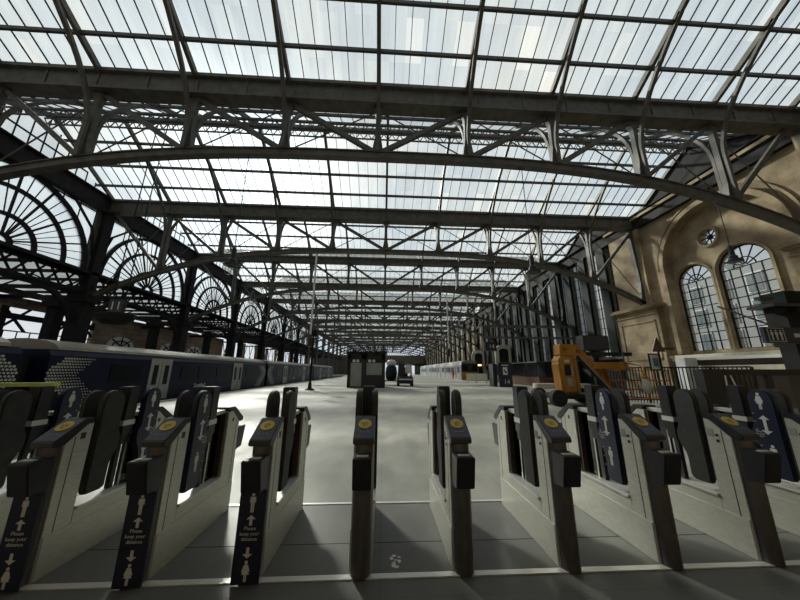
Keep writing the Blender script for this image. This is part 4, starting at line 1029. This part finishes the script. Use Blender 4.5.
# toilet sign
t = thing('facility_sign', 'blue hanging direction sign with white pictograms under the kiosk canopy', 'sign', (9.88, 7, 0), R(3))
MB().box(0, 2.0, 0, .08, 2.26, 2.68).build('panel', M['blue'], t)
k = MB()
for cx in (.22, .36, .50):
    k.prism([(cx + p[0] * .28, 2.47 + p[1] * .28) for p in [(-.15, .28), (.15, .28), (.15, 0), (.08, 0), (.08, -.5), (-.08, -.5), (-.08, 0), (-.15, 0)]], -.004, 0, 'Y'); k.prism([(cx + p[0] * .28, 2.47 + p[1] * .28) for p in circ(0, .4, .09, 8)], -.004, 0, 'Y')
k.bar((.12, -.002, 2.3), (.6, -.002, 2.3), .012, .012); k.bar((.12, -.002, 2.65), (.6, -.002, 2.65), .012, .012); k.bar((.11, -.002, 2.3), (.11, -.002, 2.65), .012, .012); k.bar((.6, -.002, 2.3), (.6, -.002, 2.65), .012, .012)
k.build('toilet_pictogram', M['white'], t)
k = MB(); k.prism([(.9, 2.42), (1.12, 2.42), (1.12, 2.36), (1.22, 2.47), (1.12, 2.58), (1.12, 2.52), (.9, 2.52)], -.004, 0, 'Y'); k.build('arrow', M['white'], t)
MB().bar((.5, .04, 2.68), (.5, 1.2, 3.5), .04).build('hanger', M['black'], t)
# barrier with lime rail far left
t = thing('lime_barrier', 'black barrier with lime green top rail at far left in front of the dotted train', 'barrier', (0, 0, 0))
MB().bar((-11.5, 6.2, 1.16), (-6.3, 6.2, 1.22), .12, .07).build('lime_rail', M['lime'], t)
MB().box(-11.5, -6.5, 6.2, 6.26, .05, 1.08).build('dark_panel', M['under'], t)
k = MB()
for x in (-11.4, -9.8, -8.2, -6.55): k.box(x - .04, x + .04, 6.15, 6.3, 0, 1.1)
k.build('posts', M['black'], t)

# entrance canopies on the far right side
for j, (x, y) in enumerate(((18.9, 45.5), (18.9, 58))):
    t = thing('arched_doorway', ['pale arched portal with dark doorway, just beyond the blue 14 board', 'second pale arched portal further along the right platform'][j], 'portal', (x, y, 0), 0, 'pale arched portals')
    k = MB(); k.path([(-1.1, 0, 0), (-1.1, 0, 4.6)] + [(-1.1 * math.cos(R(a)), 0, 4.6 + .8 * math.sin(R(a))) for a in range(15, 180, 15)] + [(1.1, 0, 4.6), (1.1, 0, 0)], .6, .28, up=(0, 1, 0)); k.build('hood', M['cream'], t)
    MB().box(-.95, .95, .1, .3, 0, 5.0).build('doorway', M['under'], t)
    MB().box(-.3, .5, .02, .1, 2.6, 2.9).build('lit_panel', M['lit'], t)
# service boxes on the wall of the dark screen
t = thing('camera_cluster', 'dark box of cameras mounted low on the tall windows above the boom lift arm', 'equipment box', (15.9, 21, 0))
MB().box(-1.0, 1.0, 0, .9, 3.1, 4.2).build('box', M['black'], t, bevel=.05); MB().box(-1.0, 2.6, 0, .5, 2.7, 2.95).build('shelf', M['irondk'], t)
MB().box(-.2, .2, .3, .6, 0, 3.1).build('post', M['irondk'], t)

# arched clerestory windows in side hall brick
for i, y in enumerate((38.5, 47, 53)):
    o = struct('window_%d' % (30 + i), MB().prism([(y + 1.9 * math.cos(R(a)), 4.3 + 1.2 * math.sin(R(a))) for a in range(0, 181, 15)], -32.98, -32.9, 'X'), M['tailw'])
    k = MB()
    for a in (45, 90, 135): k.bar((-32.88, y, 4.3), (-32.88, y + 1.9 * math.cos(R(a)), 4.3 + 1.2 * math.sin(R(a))), .12)
    k.path([(-32.88, y + 1.2 * math.cos(R(a)), 4.3 + .7 * math.sin(R(a))) for a in range(0, 181, 15)], .1, .16, up=(1, 0, 0)); k.build('window_frame', M['irondk'], o)
bpy.context.view_layer.update()
